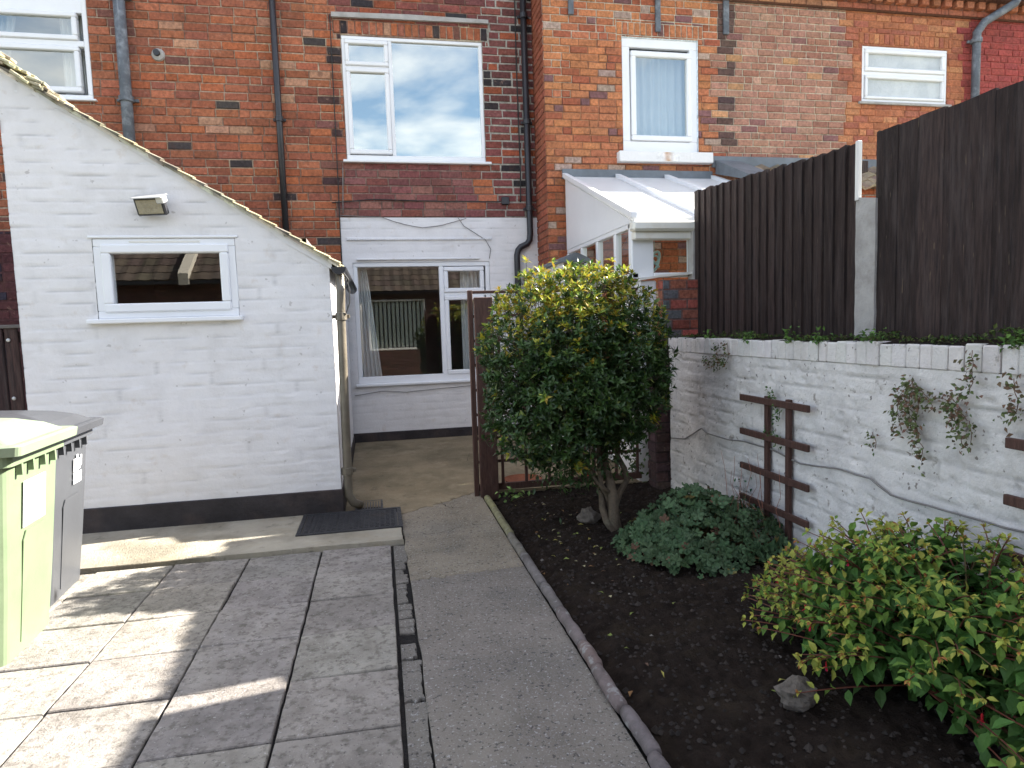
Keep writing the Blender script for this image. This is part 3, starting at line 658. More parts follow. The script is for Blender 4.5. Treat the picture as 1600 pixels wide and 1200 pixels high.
for x, zt, zb, w_ in ((2.27, 5.1, 4.83, .035), (3.30, 5.1, 4.70, .035), (4.15, 5.1, 4.72, .04)):
    mb = MB(); mb.box((x - w_, Y2 - .03, zb), (x + w_ * .8, Y2 - .002, zt), ch=.006); mb.obj('iron_strap', M['pipe_grey'], hr)
# gutter, roof, downpipe
mb = MB(); prof = [(.07 * math.cos(a), .07 * math.sin(a)) for a in [math.pi + math.pi * k / 8 for k in range(9)]] + [(.06 * math.cos(a), .06 * math.sin(a)) for a in [2 * math.pi - math.pi * k / 8 for k in range(9)]]
mb.prism(prof, 1.9, 12.0, fn=lambda u, w, d: V((d, Y2 - .20 + u, 5.36 + w))); mb.obj('gutter', M['gutter'], hr)
def tiles(mb, A, along, up, n_al, n_up, wt, gauge, thick, colf, amp=.02, jv=.004):
    """rows of overlapping tiles; A corner, along and up unit vectors"""
    A = V(A); along = V(along).normalized(); up = V(up).normalized(); nrm = along.cross(up).normalized()
    if nrm.z < 0: nrm = -nrm
    for j in range(n_up):
        for i in range(n_al):
            p = A + along * (i * wt) + up * (j * gauge + U(-jv, jv)); c = colf(); m = 4; vs = []
            th = thick
            for k in range(m + 1):
                u = k / m; h = amp * math.sin(u * math.pi * 2) * .5
                for q, hh in ((0, th), (gauge * 1.15, .004)):
                    vs.append(p + along * (wt * u) + up * q + nrm * (hh + h + U(0, .001)))
                vs.append(p + along * (wt * u) + nrm * (h - .004))
            fs = []
            for k in range(m): a = k * 3; b = a + 3; fs += [(a, b, b + 1, a + 1), (a + 2, b + 2, b, a)]
            fs += [(0, 1, 2), (m * 3, m * 3 + 2, m * 3 + 1)]
            mb.mesh(vs, fs, c)
mb = MB(); tiles(mb, (1.9, Y2 - .18, 5.40), (1, 0, 0), (0, 1, .55), 46, 18, .22, .17, .018, lambda: jit((.20, .13, .09), .3))
mb.mesh([V((1.9, 13.2, 5.36)), V((12, 13.2, 5.36)), V((12, 9.95, 7.0)), V((1.9, 9.95, 7.0))], [(0, 1, 2, 3)], (.2, .12, .1))
for x in (1.9, 12.02): mb.mesh([V((x, Y2 - .18, 5.38)), V((x, 9.95, 7.0)), V((x, 13.2, 5.36))], [(0, 1, 2)], (.3, .1, .07))
mb.obj('roof', M['tile'], hr)
pipe(hr, [(8.05, Y2 - .20, 5.33), (7.98, Y2 - .20, 5.22), (7.66, Y2 - .09, 5.03), (7.56, Y2 - .08, 4.90), (7.55, Y2 - .08, .3)], .05, 'pipe_grey', [(7.555, Y2 - .08, 4.80)])
# flashing above conservatory
mb = MB(); mb.box((2.12, Y2 - .03, 3.045), (3.96, Y2 + .0, 3.155), ch=.004); mb.obj('lead_flashing', M['lead'], hr)
mb = MB(); mb.box((3.96, Y2 - .035, 3.20), (9.0, Y2, 3.33), ch=.004); mb.obj('lead_flashing', M['lead'], hr)

# ------------------------------------------------------------------ conservatory
cn = thing('conservatory', 'white conservatory with sloping glazed roof against the orange brick house', 'conservatory', (3.0, 6.3, 0))
cx0, cx1, cy0, cy1 = 2.15, 3.95, 5.36, Y2 - .035
mb = MB()
mb.box((cx0 + .05, cy0, 0), (cx0 + .18, 5.86, 1.76)); mb.box((cx0 + .05, 6.62, 0), (cx0 + .18, cy1, 1.76)); mb.box((2.62, cy0, 0), (cx1, cy0 + .13, 1.76)); mb.box((cx1 - .13, cy0 + .13, 0), (cx1, cy1, 1.06))  # unseen right wall is lowered so sun passes through to the yard
mb.box((cx0 + .04, cy0 - .10, 1.0), (cx0 + .19, cy0 + .0, 1.755), ch=.01)
mb.obj('base_wall', M['paint'], cn)
zt = 2.235
mb = MB()
PLc = PL(cx0); PFc = PX(cy0 - .03)
# side window frame
ms = [5.36, 5.74, 6.24, 6.74, 7.255]
fr = MB()
fr.box((cx0, cy0 - .03, 1.78), (cx0 + .06, cy1, 1.825), ch=.006); fr.box((cx0, cy0 - .03, 2.205), (cx0 + .06, cy1, 2.25), ch=.006)
for y in ms: fr.box((cx0 - .002, y - .028, 1.825), (cx0 + .058, y + .028, 2.205), ch=.006)
fr.box((cx0, cy0 - .03, 1.78), (cx0 + .20, cy0 + .05, 2.25), ch=.008)            # corner post
for a, b in ((2.60 + .08, 2.74), (3.2, 3.27), (cx1 - .07, cx1)): fr.box((a, cy0 - .03, 1.825), (b, cy0 + .03, 2.13), ch=.006)
fr.box((cx0 + .20, cy0 - .03, 1.785), (cx1, cy0 + .03, 1.825), ch=.006); fr.box((cx0 + .20, cy0 - .032, 2.12), (cx1, cy0 + .03, 2.20), ch=.006)
for a in (cy0 + .0, 5.97, 6.6, cy1 - .05): fr.box((cx1 - .06, a, 1.106), (cx1, a + .06, 2.205))
fr.box((cx1 - .062, cy0 + .03, 1.06), (cx1 + .002, cy1, 1.106)); fr.box((cx1 - .062, cy0 + .03, 2.205), (cx1 + .002, cy1, 2.25))
fr.obj('frame', M['pvc'], cn)
for a, b in zip(ms[:-1], ms[1:]):
    mb = MB(); x_ = cx0 + .028; mb.face([V((x_, a + .028, 1.825)), V((x_, b - .028, 1.825)), V((x_, b - .028, 2.205)), V((x_, a + .028, 2.205))]); mb.obj('pane', M['glass_dim'], cn)
for a, b in ((2.35, 2.68), (2.74, 3.2), (3.27, cx1 - .07)):
    mb = MB(); mb.face([V((a, cy0, 1.825)), V((b, cy0, 1.825)), V((b, cy0, 2.12)), V((a, cy0, 2.12))]); mb.obj('pane', M['glass_dim'], cn)
mb = MB(); mb.face([V((cx1 - .03, cy0 + .03, 1.106)), V((cx1 - .03, cy1 - .05, 1.106)), V((cx1 - .03, cy1 - .05, 2.205)), V((cx1 - .03, cy0 + .03, 2.205))]); mb.obj('pane', M['glass_dim'], cn)
# cheek
mb = MB(); ye, ze, yt, ztop = cy0 - .10, 2.25, Y2 - .04, 3.03
for x in (cx0 - .004, cx1 - .02):
    mb = MB(); mb.prism([(cy0 - .02, 2.25), (yt, 2.25), (yt, ztop), (cy0 - .02, 2.27)], x, x + .03, fn=lambda u, w, d: V((d, u, w))); mb.obj('side_panel', M['pvc'], cn)
mb = MB()
for a, b, lo, hi in ((5.862, 5.93, .05, 1.775), (6.55, 6.618, .05, 1.775), (5.93, 6.55, .05, .12)): mb.box((cx0 + .06, a, lo), (cx0 + .12, b, hi), ch=.006)
dr = mb.obj('added_door', M['pvc'], cn); mb = MB(); mb.face([V((cx0 + .088, 5.93, .12)), V((cx0 + .088, 6.55, .12)), V((cx0 + .088, 6.55, 1.775)), V((cx0 + .088, 5.93, 1.775))]); mb.obj('pane', M['glass_dim'], dr)  # unseen door, added to let sun onto the yard behind the lattice
mb = MB(); rf = lambda y: ze + (y - ye) * (ztop - ze) / (yt - ye)
mb.prism([(ye, ze + .01), (yt, ztop + .01), (yt, ztop + .035), (ye, ze + .035)], cx0 - .02, cx1 + .02, fn=lambda u, w, d: V((d, u, w)))
rp = mb.obj('roof', M['poly'], cn)
for x in (cx0 - .035, 2.745, 3.345, cx1 - .02):
    mb = MB(); mb.prism([(ye - .01, ze + .03), (yt, ztop + .03), (yt, ztop + .075), (ye - .01, ze + .075)], x, x + .055, fn=lambda u, w, d: V((d, u, w))); mb.obj('glazing_bar', M['pvc'], cn)
mb = MB(); mb.box((cx0 - .03, ye - .045, 2.165), (cx1 + .02, ye + .06, 2.255), ch=.02); mb.box((cx0 - .0, ye + .0, 2.10), (cx1, cy0 - .0, 2.17), ch=.01); mb.obj('eaves_gutter', M['pvc_dirty'], cn)
mb = MB(); mb.prism([(2.18, 1.755), (2.36, 1.78), (2.70, 1.805), (2.70, 1.825), (2.36, 1.80), (2.18, 1.77)], cy0 - .13, cy0 - .02); mb.obj('sill', M['pvc_dirty'], cn)
# ornament in the window
mb = MB()
pts = [(2.40 + .055 * math.cos(a) * (1 + .25 * math.cos(a - 2.4)), cy0 + .07, 1.93 + .085 * math.sin(a + .5)) for a in [k * 6.2832 / 18 for k in range(19)]]
mb.tube(pts, .012, 8); pts = [(2.405 + .03 * math.cos(a), cy0 + .07, 1.95 + .03 * math.sin(a)) for a in [k * 6.2832 / 12 for k in range(13)]]; mb.tube(pts, .009, 8); mb.tube([(2.37, cy0 + .07, 1.95), (2.44, cy0 + .07, 1.88)], .012, 8)
mb.tube([(2.40, cy0 + .07, 2.0), (2.40, cy0 + .07, 2.13)], .002, 5)
tag(mb.obj('window_ornament', M['orn'], smooth=True, loc=(2.4, cy0 + .07, 1.93)), 'pale green looped ornament inside the conservatory front window', 'ornament')
# neighbour tiled lean-to further right
nl = thing('tiled_outbuilding', 'tiled lean-to roof glimpsed between the fence panels', 'outbuilding', (5.5, 6.3, 0))
mb = MB(); brick_wall(mb, PX(6.8), 4.3, 9.0, 0, 2.9, [], .08, .21, lambda u, z: jit(RED, .2), lambda u, z: (.3, .22, .16))
for x in (4.3, 8.9): mb.prism([(6.8, 0), (Y2 - .04, 0), (Y2 - .04, 3.15), (6.8, 2.9)], x, x + .1, (.3, .1, .06), fn=lambda u, w, d: V((d, u, w)))
mb.obj('wall', M['brick'], nl)
mb = MB(); tiles(mb, (4.3, 6.70, 2.86), (1, 0, 0), (0, .56, .36), 21, 4, .22, .16, .022, lambda: jit((.30, .24, .17), .35), amp=.05); mb.obj('roof', M['tile'], nl)
mb = MB(); mb.prism([(6.55, 2.90), (Y2 - .04, 3.12), (Y2 - .04, 3.28), (6.55, 2.96)], 3.99, 4.30, fn=lambda u, w, d: V((d, u, w))); mb.obj('verge', M['lead'], nl)

# ------------------------------------------------------------------ old garden wall stub by the house
t = thing('garden_wall', 'white rendered stub wall with dark slate coping beside the downpipe', 'wall', (1.87, 7, 0))
mb = MB(); brick_wall(mb, PL(1.77), 6.12, YH - .1, .03, 2.0, [], .08, .22, lambda u, z: jit(W1, .03), lambda u, z: (.9, .9, .9), joint=.007, depth=.003); mb.box((1.775, 6.125, 0), (1.98, YH - .1, 2.0), (.95, .95, .95))
mb.obj('painted_face', M['paint'], t)
mb = MB(); brick_wall(mb, PX(6.12), 1.772, 1.985, .03, 2.0, [], .08, .21, lambda u, z: jit((.20, .14, .12), .3), lambda u, z: (.4, .38, .36)); mb.obj('wall_end', M['brick'], t)
mb = MB(); mb.prism([(1.73, 2.0), (2.03, 2.0), (2.03, 2.025), (1.90, 2.085), (1.86, 2.085), (1.73, 2.025)], 6.06, YH - .1); mb.obj('coping', M['lead'], t)

# ------------------------------------------------------------------ lean-to outbuilding
YL = 5.12; lx0, lx1 = -2.42, -.335
lt = thing('outbuilding', 'white painted brick lean-to outbuilding with mossy sloping roof edge', 'outbuilding', (-1.4, YL, 0))
def rz(x): return 1.93 + (-.31 - x) * .625
P_ = PX(YL); wl = (-1.925, -.985, 1.545, 2.105)
mb = MB()
# brick wall under slope: build rectangle to 1.92 then a clipped gable
pw = lambda u, z: jit((1, .985, .985) if z > .5 else (.985, .955, .94), .025)
pm = lambda u, z: (.97, .965, .965) if n3(u * 2.5, z * 6, 1) > -.12 else (.74, .71, .69)
sheet(mb, P_, lx0, lx1, .195, 3.25, [wl], .0875, .243, dep=.0055, rough=.006, top=lambda u: rz(u) - .005, seed=3., vj=.8, thr=-.10, pits=.004)
sheet(mb, PR(lx1), YL, YH - .1, .195, 1.93, dep=.0035, rough=.003, seed=5.)
sheet(mb, PL(lx0), YL, YH - .1, .0, 3.2, dep=.0035, rough=.003, seed=6.)
mb.obj('painted_wall', M['paint'], lt, smooth=True)
mb = MB()
mb.prism([(lx1, 1.88), (lx1, rz(lx1) - .015), (lx0, rz(lx0) - .015), (lx0, rz(lx0) - .1), (-.4, rz(-.4) - .1)], YL + .003, YL + .03)
k = 0; x = lx1 + .02
while x > lx0:
    x2 = max(lx0, x - .05); w0 = .045 + .02 * n3(x * 4, 1, 1) + (.02 if x > -.7 else 0); w1 = .045 + .02 * n3(x2 * 4, 1, 1) + (.02 if x2 > -.7 else 0)
    mb.prism([(x, rz(x) - w0), (x, rz(x) - .012), (x2, rz(x2) - .012), (x2, rz(x2) - w1)], YL - .009 - .004 * n3(x * 6, 2, 2), YL + .0); x = x2
reveal(mb, P_, *wl, d=.12)
mb.obj('verge_paint', M['paint'], lt)
mb = MB(); mb.box((lx0 - .01, YL - .014, -.05), (lx1 + .012, YL + .02, .20), ch=.006); mb.box((lx1 - .02, YL + .02, -.05), (lx1 + .012, YH - .1, .20), ch=.006); mb.obj('plinth', M['tar'], lt)
w = window(lt, P_, *wl, [(-1.875, -1.035, 1.59, 2.065, .062)], rec=.02, w=.055, sill=(-1.985, -.96, 1.512, 1.545, .055), glass='glass')
mb = MB(); pbox(mb, P_, -1.69, -1.22, 2.075, 2.09, -.02, .004); mb.obj('trickle_vent', M['pvc_dirty'], w)
mb = MB(); pbox(mb, P_, -1.95, -.965, 2.108, 2.125, -.01, .012); mb.obj('drip_bead', M['pvc'], w)
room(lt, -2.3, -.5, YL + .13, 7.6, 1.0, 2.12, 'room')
# roof: stepped tiles along the slope, verge visible from the yard
mb = MB(); dirv = V((-1, 0, .625)).normalized()
def rc(): return jit(random.choice([(.17, .15, .11), (.22, .19, .12), (.13, .12, .10), (.28, .25, .15)]), .2)
tiles(mb, (-.255, YL - .055, rz(-.255) + .0), (0, 1, 0), dirv, 14, 25, .19, .106, .017, rc, amp=.022, jv=.014)
mb.obj('roof', M['tile'], lt)
mb = MB()   # mortar fillet / uneven undercloak under the verge
k = 0; x = -.27
while x > lx0 - .02:
    x2 = x - U(.06, .13); mb.prism([(x, rz(x) - .022 + U(-.004, .006)), (x, rz(x) + .004), (x2, rz(x2) + .004), (x2, rz(x2) - .02 + U(-.008, .008))], YL - .03 - U(0, .012), YL + .02, jit((.75, .70, .58), .2)); x = x2
mb.obj('verge_mortar', M['tile'], lt)
mb = MB()   # thicker mossy hump of old tiles at the top
for k in range(46):
    x = U(-2.40, -2.02); t_ = (x + 2.40) / .38; zb = rz(x) + U(.0, .10 * (1 - t_) ** .7 + .02); L_ = U(.07, .12)
    c = V((x, YL - .04 + U(0, .12), zb)); Rm = Matrix.Translation(c) @ Matrix.Rotation(U(.35, .62), 4, 'Y') @ Matrix.Rotation(U(-.2, .2), 4, 'Z')
    mb.box((-L_ / 2, -.05, -.008), (L_ / 2, .05, .010), jit((.42, .38, .26), .25), M=Rm, ch=.003)
mb.obj('ridge_tile', M['tile'], lt)
# gutter and downpipe
mb = MB(); prof = [(.055 * math.cos(a), .055 * math.sin(a)) for a in [math.pi + math.pi * k / 8 for k in range(9)]] + [(.047 * math.cos(a), .047 * math.sin(a)) for a in [2 * math.pi - math.pi * k / 8 for k in range(9)]]
mb.prism(prof, YL - .05, YH - .1, fn=lambda u, w, d: V((-.265 + u, d, 1.885 + w))); mb.prism([(.055 * math.cos(math.pi + math.pi * k / 8), .055 * math.sin(math.pi + math.pi * k / 8)) for k in range(9)], YL - .054, YL - .050, fn=lambda u, w, d: V((-.265 + u, d, 1.885 + w))); mb.obj('gutter', M['pipe_black'], lt)
o = pipe(lt, [(-.265, YL + .02, 1.85), (-.262, YL + .02, 1.70), (-.270, YL + .03, 1.55), (-.285, YL + .03, .22), (-.285, YL + .03, .14), (-.25, YL + .02, .08), (-.2, YL + .06, .045)], .034, 'pipe_gold', [(-.27, YL + .03, 1.52), (-.287, YL + .03, .33)])
cable(lt, [(-.22, YL - .02, 1.80), (-.195, YL, 1.72), (-.20, YL, 1.62), (-.235, YL, 1.53)], .004, 'blackrubber')
cable(lt, [(-.245, YL - .01, 1.86), (-.2, YL - .01, 1.79), (-.215, YL, 1.73)], .006, 'blackrubber')
# floodlight
fl = thing('floodlight', 'small square floodlight mounted above the outbuilding window', 'lamp', (-1.49, YL, 2.30))
Rm = Matrix.Translation((-1.50, YL - .085, 2.315)) @ Matrix.Rotation(math.radians(-14), 4, 'Z') @ Matrix.Rotation(math.radians(24), 4, 'X')
mb = MB(); mb.box((-.105, -.022, -.062), (.105, .022, .062), M=Rm, ch=.008); mb.box((-.07, .02, -.045), (.07, .055, .045), M=Rm, ch=.015); mb.obj('housing', M['pipe_black'], fl)
mb = MB(); mb.box((-.088, -.026, -.048), (.088, -.0225, .048), M=Rm, ch=.001); mb.obj('lens', M['lampglass'], fl)
mb = MB(); mb.box((-.105, -.05, .063), (.11, .05, .070), M=Rm, ch=.002); mb.box((.06, -.035, .02), (.112, .03, .068), M=Rm, ch=.006); mb.obj('hood', M['alu'], fl)
mb = MB(); mb.tube([(-1.49, YL, 2.34), (-1.49, YL - .07, 2.33)], .012, 8); mb.obj('bracket', M['alu'], fl)
# gate on the far left
gt = thing('side_gate', 'dark brown boarded gate beside the outbuilding, behind the bins', 'gate', (-2.9, 5.35, 0))
x = -3.5
while x < -2.49:
    mb = MB(); w_ = .085; mb.box((x, 5.33 + U(0, .01), .05), (x + w_, 5.355 + U(0, .01), 1.52 + U(-.008, .008)), jit((.050, .026, .026), .25), ch=.004); mb.obj('board', M['fence'], gt); x += w_ + .012
mb = MB(); mb.box((-3.5, 5.36, 1.40), (-2.46, 5.39, 1.48), (.06, .04, .04)); mb.box((-3.5, 5.36, .4), (-2.46, 5.39, .5), (.06, .04, .04)); mb.obj('rail', M['fence'], gt)
mb = MB(); mb.box((-3.5, 5.318, 1.505), (-2.47, 5.36, 1.53), ch=.004); mb.obj('top_cap', M['gutter'], gt)
mb = MB()
for z in (1.42, 1.0, .88): mb.lathe((-2.60, 5.33, z), [(.014, 0), (.012, .006), (.004, .01)], 10, axis='y')
mb.obj('bolt', M['alu'], gt)
mb = MB(); brick_wall(mb, PX(6.4), -4.2, -2.45, 0, 2.35, [], .08, .22, lambda u, z: jit((.10, .035, .035) if rnd() < .7 else (.04, .03, .04), .2), lambda u, z: (.06, .04, .04)); mb.box((-4.2, 6.405, 0), (-2.45, 6.62, 2.35), (.1, .04, .04));  # shade behind the gate is put into these brick and mortar colours
tag(mb.obj('boundary_wall', M['brick'], loc=(-3.3, 6.4, 0)), 'brick wall coloured dark for its shade, glimpsed at the left edge above the gate', 'wall')

# ------------------------------------------------------------------ boundary wall right, fence, posts
bw = thing('boundary_wall', 'weathered white painted brick garden wall with upright bricks along its top', 'wall', (2.5, 2, 0))
mb = MB()
wp = lambda u, z: jit((1, .99, .985) if rnd() < .97 else (.75, .7, .66), .05)
wm = lambda u, z: (.88, .86, .85) if n3(u * 3, z * 5, 2) > .0 else (.40, .36, .33)
sheet(mb, PL(2.35), -1.6, 1.2, -.05, 1.157, (), .0845, .24, dep=.006, rough=.006, seed=21., du=.04, nz_=4)
sheet(mb, PL(2.35), 1.2, 5.05, -.05, 1.157, (), .0845, .24, dep=.009, rough=.010, seed=21., du=.016, nz_=7, vj=.8, thr=-.12, pits=.012)
mb.obj('painted_brickwork', M['wallpaint'], bw, smooth=True); mb = MB()
# soldier course with uneven joints
def sold(y0, y1):
    y = y0
    while y < y1:
        y2 = min(y + U(.070, .084), y1); wide = rnd() < .14; z1_ = 1.268 + U(-.006, .006); j = .006 if wide else .0016; dx = U(-.004, .003)
        mb.box((2.344 + dx, y + j, 1.157), (2.80, y2 - j * .4, z1_), jit((.98, .96, .94), .05), ch=.006); mb.box((2.36, y - .001, 1.157), (2.79, y + j + .006, z1_ - .01), (.42, .39, .36) if wide else (.85, .82, .8)); y = y2
sold(-1.6, 5.05)
mb.box((2.375, -1.6, -.05), (2.80, 5.05, 1.155), (.8, .8, .8))
mb.obj('coping_bricks', M['wallpaint'], bw)
mb = MB(); grid(mb, 2.355, 2.79, -1.6, 5.04, 14, 260, lambda x, y: 1.268 + .010 * n3(x * 9, y * 9, 0) + .012 * min(1, (x - 2.355) * 8), W1); mb.obj('soil_crust', M['soil'], bw)
# cable on wall
def cw(parent, pts, r=.006):
    cable(parent, [(2.335, y, z) for y, z in pts], r, 'rubber', 'wall_cable')
cw(bw, [(5.0, .44), (4.75, .475), (4.47, .60), (4.38, .575), (4.1, .575), (3.9, .595), (3.6, .60), (3.3, .565), (3.0, .60), (2.75, .60), (2.62, .55), (2.3, .56), (2.0, .57), (1.6, .6)], .005)
# pier
pr = thing('brick_pier', 'dark stained narrow brick pier at the end of the white wall', 'pier', (2.35, 5.15, 0))
mb = MB(); brick_wall(mb, PX(5.08), 2.235, 2.44, -.03, 1.235, [], .084, .24, lambda u, z: jit((.095, .052, .046), .3), lambda u, z: (.07, .05, .045)); brick_wall(mb, PL(2.235), 5.08, 5.25, -.03, 1.235, [], .084, .24, lambda u, z: jit((.10, .055, .05), .3), lambda u, z: (.07, .05, .045))
mb.box((2.245, 5.09, -.03), (2.43, 5.25, 1.24), (.08, .05, .045)); mb.box((2.431, 5.052, -.03), (2.80, 5.25, 1.22), (.08, .05, .045)); mb.obj('lower_shaft', M['brick'], pr)
mb = MB()
def pu(u, z): return jit((.17, .15, .15), .3) if u < 2.43 else jit(random.choice([(.34, .09, .06), (.30, .10, .06), (.42, .10, .07), (.24, .09, .06)]), .2)
brick_wall(mb, PX(5.14), 2.34, 2.665, 1.25, 1.75, [], .084, .16, pu, lambda u, z: (.14, .11, .09)); brick_wall(mb, PL(2.34), 5.14, 5.24, 1.25, 1.75, [], .084, .16, pu, lambda u, z: (.14, .11, .09)); mb.box((2.345, 5.145, 1.24), (2.66, 5.24, 1.75), (.2, .1, .08)); mb.obj('upper_brickwork', M['brick'], pr)
mb = MB(); mb.box((2.20, 5.055, 0.0), (2.33, 5.1, .02)); 
# white painted strip piece leaning by the pier top
mb = MB(); mb.prism([(2.445, 1.235), (2.46, 1.235), (2.50, .98), (2.475, .98)], 5.02, 5.05); mb.obj('timber_slip', M['concrete'], pr)
def post(Y, z0, z1, label, w=.13, chip=False):
    mb = MB(); a = [(2.655, Y - w / 2), (2.765, Y - w / 2), (2.765, Y + w / 2), (2.655, Y + w / 2)]
    n = 10; vs = []; 
    for k in range(n + 1):
        z = z0 + (z1 - z0) * k / n
        for (x, y) in a: vs.append(V((x + .004 * n3(x * 30, z * 9, y), y + .006 * n3(z * 11, y * 30, 3), z)))
    for q in range(4): vs[-4 + q].z += (.0, -.01, .02, .03)[q]
    fs = [(k * 4 + i, k * 4 + (i + 1) % 4, (k + 1) * 4 + (i + 1) % 4, (k + 1) * 4 + i) for k in range(n) for i in range(4)] + [(n * 4, n * 4 + 1, n * 4 + 2, n * 4 + 3)]
    mb.mesh(vs, fs); return tag(mb.obj('fence_post', M['concrete'], loc=(2.71, Y, z0)), label, 'fence post', 'concrete posts of the fence')
post(3.2, 1.262, 2.03, 'short concrete post between the two dark fence panels', w=.15)
post(5.265, 1.25, 2.16, 'concrete post at the far end of the fence by the brick pier', w=.10)
post(1.18, 1.262, 2.03, 'concrete post beyond the photo edge near the camera')
post(-.85, 1.262, 2.03, 'concrete post behind the camera')
def fence_panel(ya, yb, za, zb, label, step, shape='feather'):
    t = thing('timber_fence', label, 'fence', (2.70, (ya + yb) / 2, 1.26), 'dark timber fence panels on the wall')
    y = ya; i = 0
    while y < yb - .005:
        y2 = min(y + step * U(.93, 1.07), yb); k = (y - ya) / (yb - ya); z1_ = za + (zb - za) * k + U(-.006, .006) + (.006 if i % 2 else 0)
        b = U(.6, 1.35); c = (.044 * b, .029 * b, .026 * b) ; z2_ = z1_ + U(-.008, .004)
        d0, d1 = (U(.0, .004), .017 + U(-.002, .004)) if shape == 'feather' else (U(.004, .007), U(.004, .008))
        x = 2.675
        # wedge profile board
        n = 5; pts = []
        vs = [V((x - d1, y, 1.265)), V((x - d0, y2 + .006, 1.265)), V((x + .012, y2 + .006, 1.265)), V((x + .012, y, 1.265)), V((x - d1, y, z1_)), V((x - d0, y2 + .006, z2_)), V((x + .012, y2 + .006, z2_)), V((x + .012, y, z1_))]
        mb = MB(); mb.mesh(vs, [(0, 1, 5, 4), (1, 2, 6, 5), (2, 3, 7, 6), (3, 0, 4, 7), (4, 5, 6, 7), (0, 3, 2, 1)], c); mb.obj('board', M['fence'], t); y = y2; i += 1
    mb = MB()
    for z in (1.45, 1.85, 2.2): mb.box((2.69, ya, z), (2.725, yb, z + .06), (.05, .035, .03))
    mb.obj('rail', M['fence'], t)
    return t
t = fence_panel(3.268, 5.215, 2.355, 2.485, 'corrugated dark fence panel between the brick pier and the short post', .098)
mb = MB(); mb.box((2.645, 3.25, 2.04), (2.672, 3.274, 2.365), ch=.003); mb.obj('edge_batten', M['white'], t)  # white colour stands in for sunlight on the panel edge
fence_panel(1.26, 3.135, 2.325, 2.375, 'taller flat boarded dark fence panel at the right edge of the photo', .135, 'flat')
fence_panel(-.78, 1.10, 2.32, 2.35, 'dark fence panel outside the photo beside the camera', .12, 'flat')
fence_panel(-2.8, -.92, 2.32, 2.35, 'dark fence panel outside the photo behind the camera', .12, 'flat')

# wall trellises
def wall_trellis(ya, yb, zs, ups, label, zlo):
    t = thing('wall_trellis', label, 'trellis', (2.33, (ya + yb) / 2, zlo), 'brown trellises fixed to the white wall')
    for z in zs: mb = MB(); mb.box((2.290, ya, z - .020), (2.310, yb, z + .020), ch=.003, M=Matrix.Translation((0, 0, 0))); mb.obj('slat', M['brownwood'], t)
    for u in ups: mb = MB(); mb.box((2.312, u - .018, zlo), (2.338, u + .018, zs[0] + .03), ch=.003); mb.obj('upright', M['brownwood'], t)
    return t
wall_trellis(3.178, 3.872, (.897, .676, .450, .243), (3.395, 3.61), 'short brown trellis of two uprights and four slats on the white wall', .02)
wall_trellis(1.3, 2.02, (.907, .69, .477, .26), (1.55, 1.8), 'brown trellis cut off by the right edge, only slat ends showing', .02)

# trellis screen across the path end
tr = thing('trellis_screen', 'brown lattice screen with thick end post between path and wall', 'trellis', (.8, 5.3, 0))
mb = MB(); mb.box((.765, 5.235, -.02), (.915, 5.275, 1.645), ch=.004, M=Matrix.Shear('XZ', 4, (0, 0)) if False else None); mb.obj('post', M['brownwood'], tr)
mb = MB(); mb.box((.722, 5.29, .0), (.762, 5.33, 1.705), ch=.004); mb.obj('stile', M['brownwood'], tr)
for z in (1.69, 1.495, 1.295, 1.095, .89, .685, .485, .288): mb = MB(); mb.box((.764, 5.312, z - .012), (2.2, 5.330, z + .012), ch=.003); mb.obj('slat', M['brownwood'], tr)
mb = MB(); mb.box((.764, 5.300, .045), (2.2, 5.332, .10), ch=.003); mb.obj('bottom_rail', M['brownwood'], tr)
for x in (.965, 1.165, 1.365, 1.565, 1.765, 1.965, 2.16): mb = MB(); mb.box((x - .012, 5.292, .101), (x + .012, 5.311, 1.70), ch=.003); mb.obj('lattice_upright', M['brownwood'], tr)
mb = MB(); mb.lathe((1.20, 5.62, gz(0, 5.62)), [(.14, 0), (.17, .035), (.175, .035), (.16, .03), (.13, .008)], 24); tag(mb.obj('plant_saucer', M['terra'], smooth=True, loc=(1.2, 5.62, gz(0, 5.62))), 'shallow terracotta saucer on the yard behind the lattice', 'saucer')
og = thing('garden_ornament', 'small white ornament with red base behind the shrub trunk', 'ornament', (1.75, 5.48, .01))
mb = MB(); mb.lathe((1.75, 5.48, .01), [(.045, 0), (.055, .03), (.05, .07), (.03, .09)], 16); mb.obj('base', M['red'], og, smooth=True)
mb = MB(); mb.lathe((1.75, 5.48, .10), [(.032, 0), (.04, .04), (.035, .09), (.02, .11), (.026, .14), (.02, .17), (.005, .18)], 16); mb.obj('body', M['white'], og, smooth=True)
mb = MB(); mb.lathe((1.75, 5.48, .262), [(.026, 0), (.02, .02), (.004, .06)], 14); mb.obj('cap', M['red'], og, smooth=True)

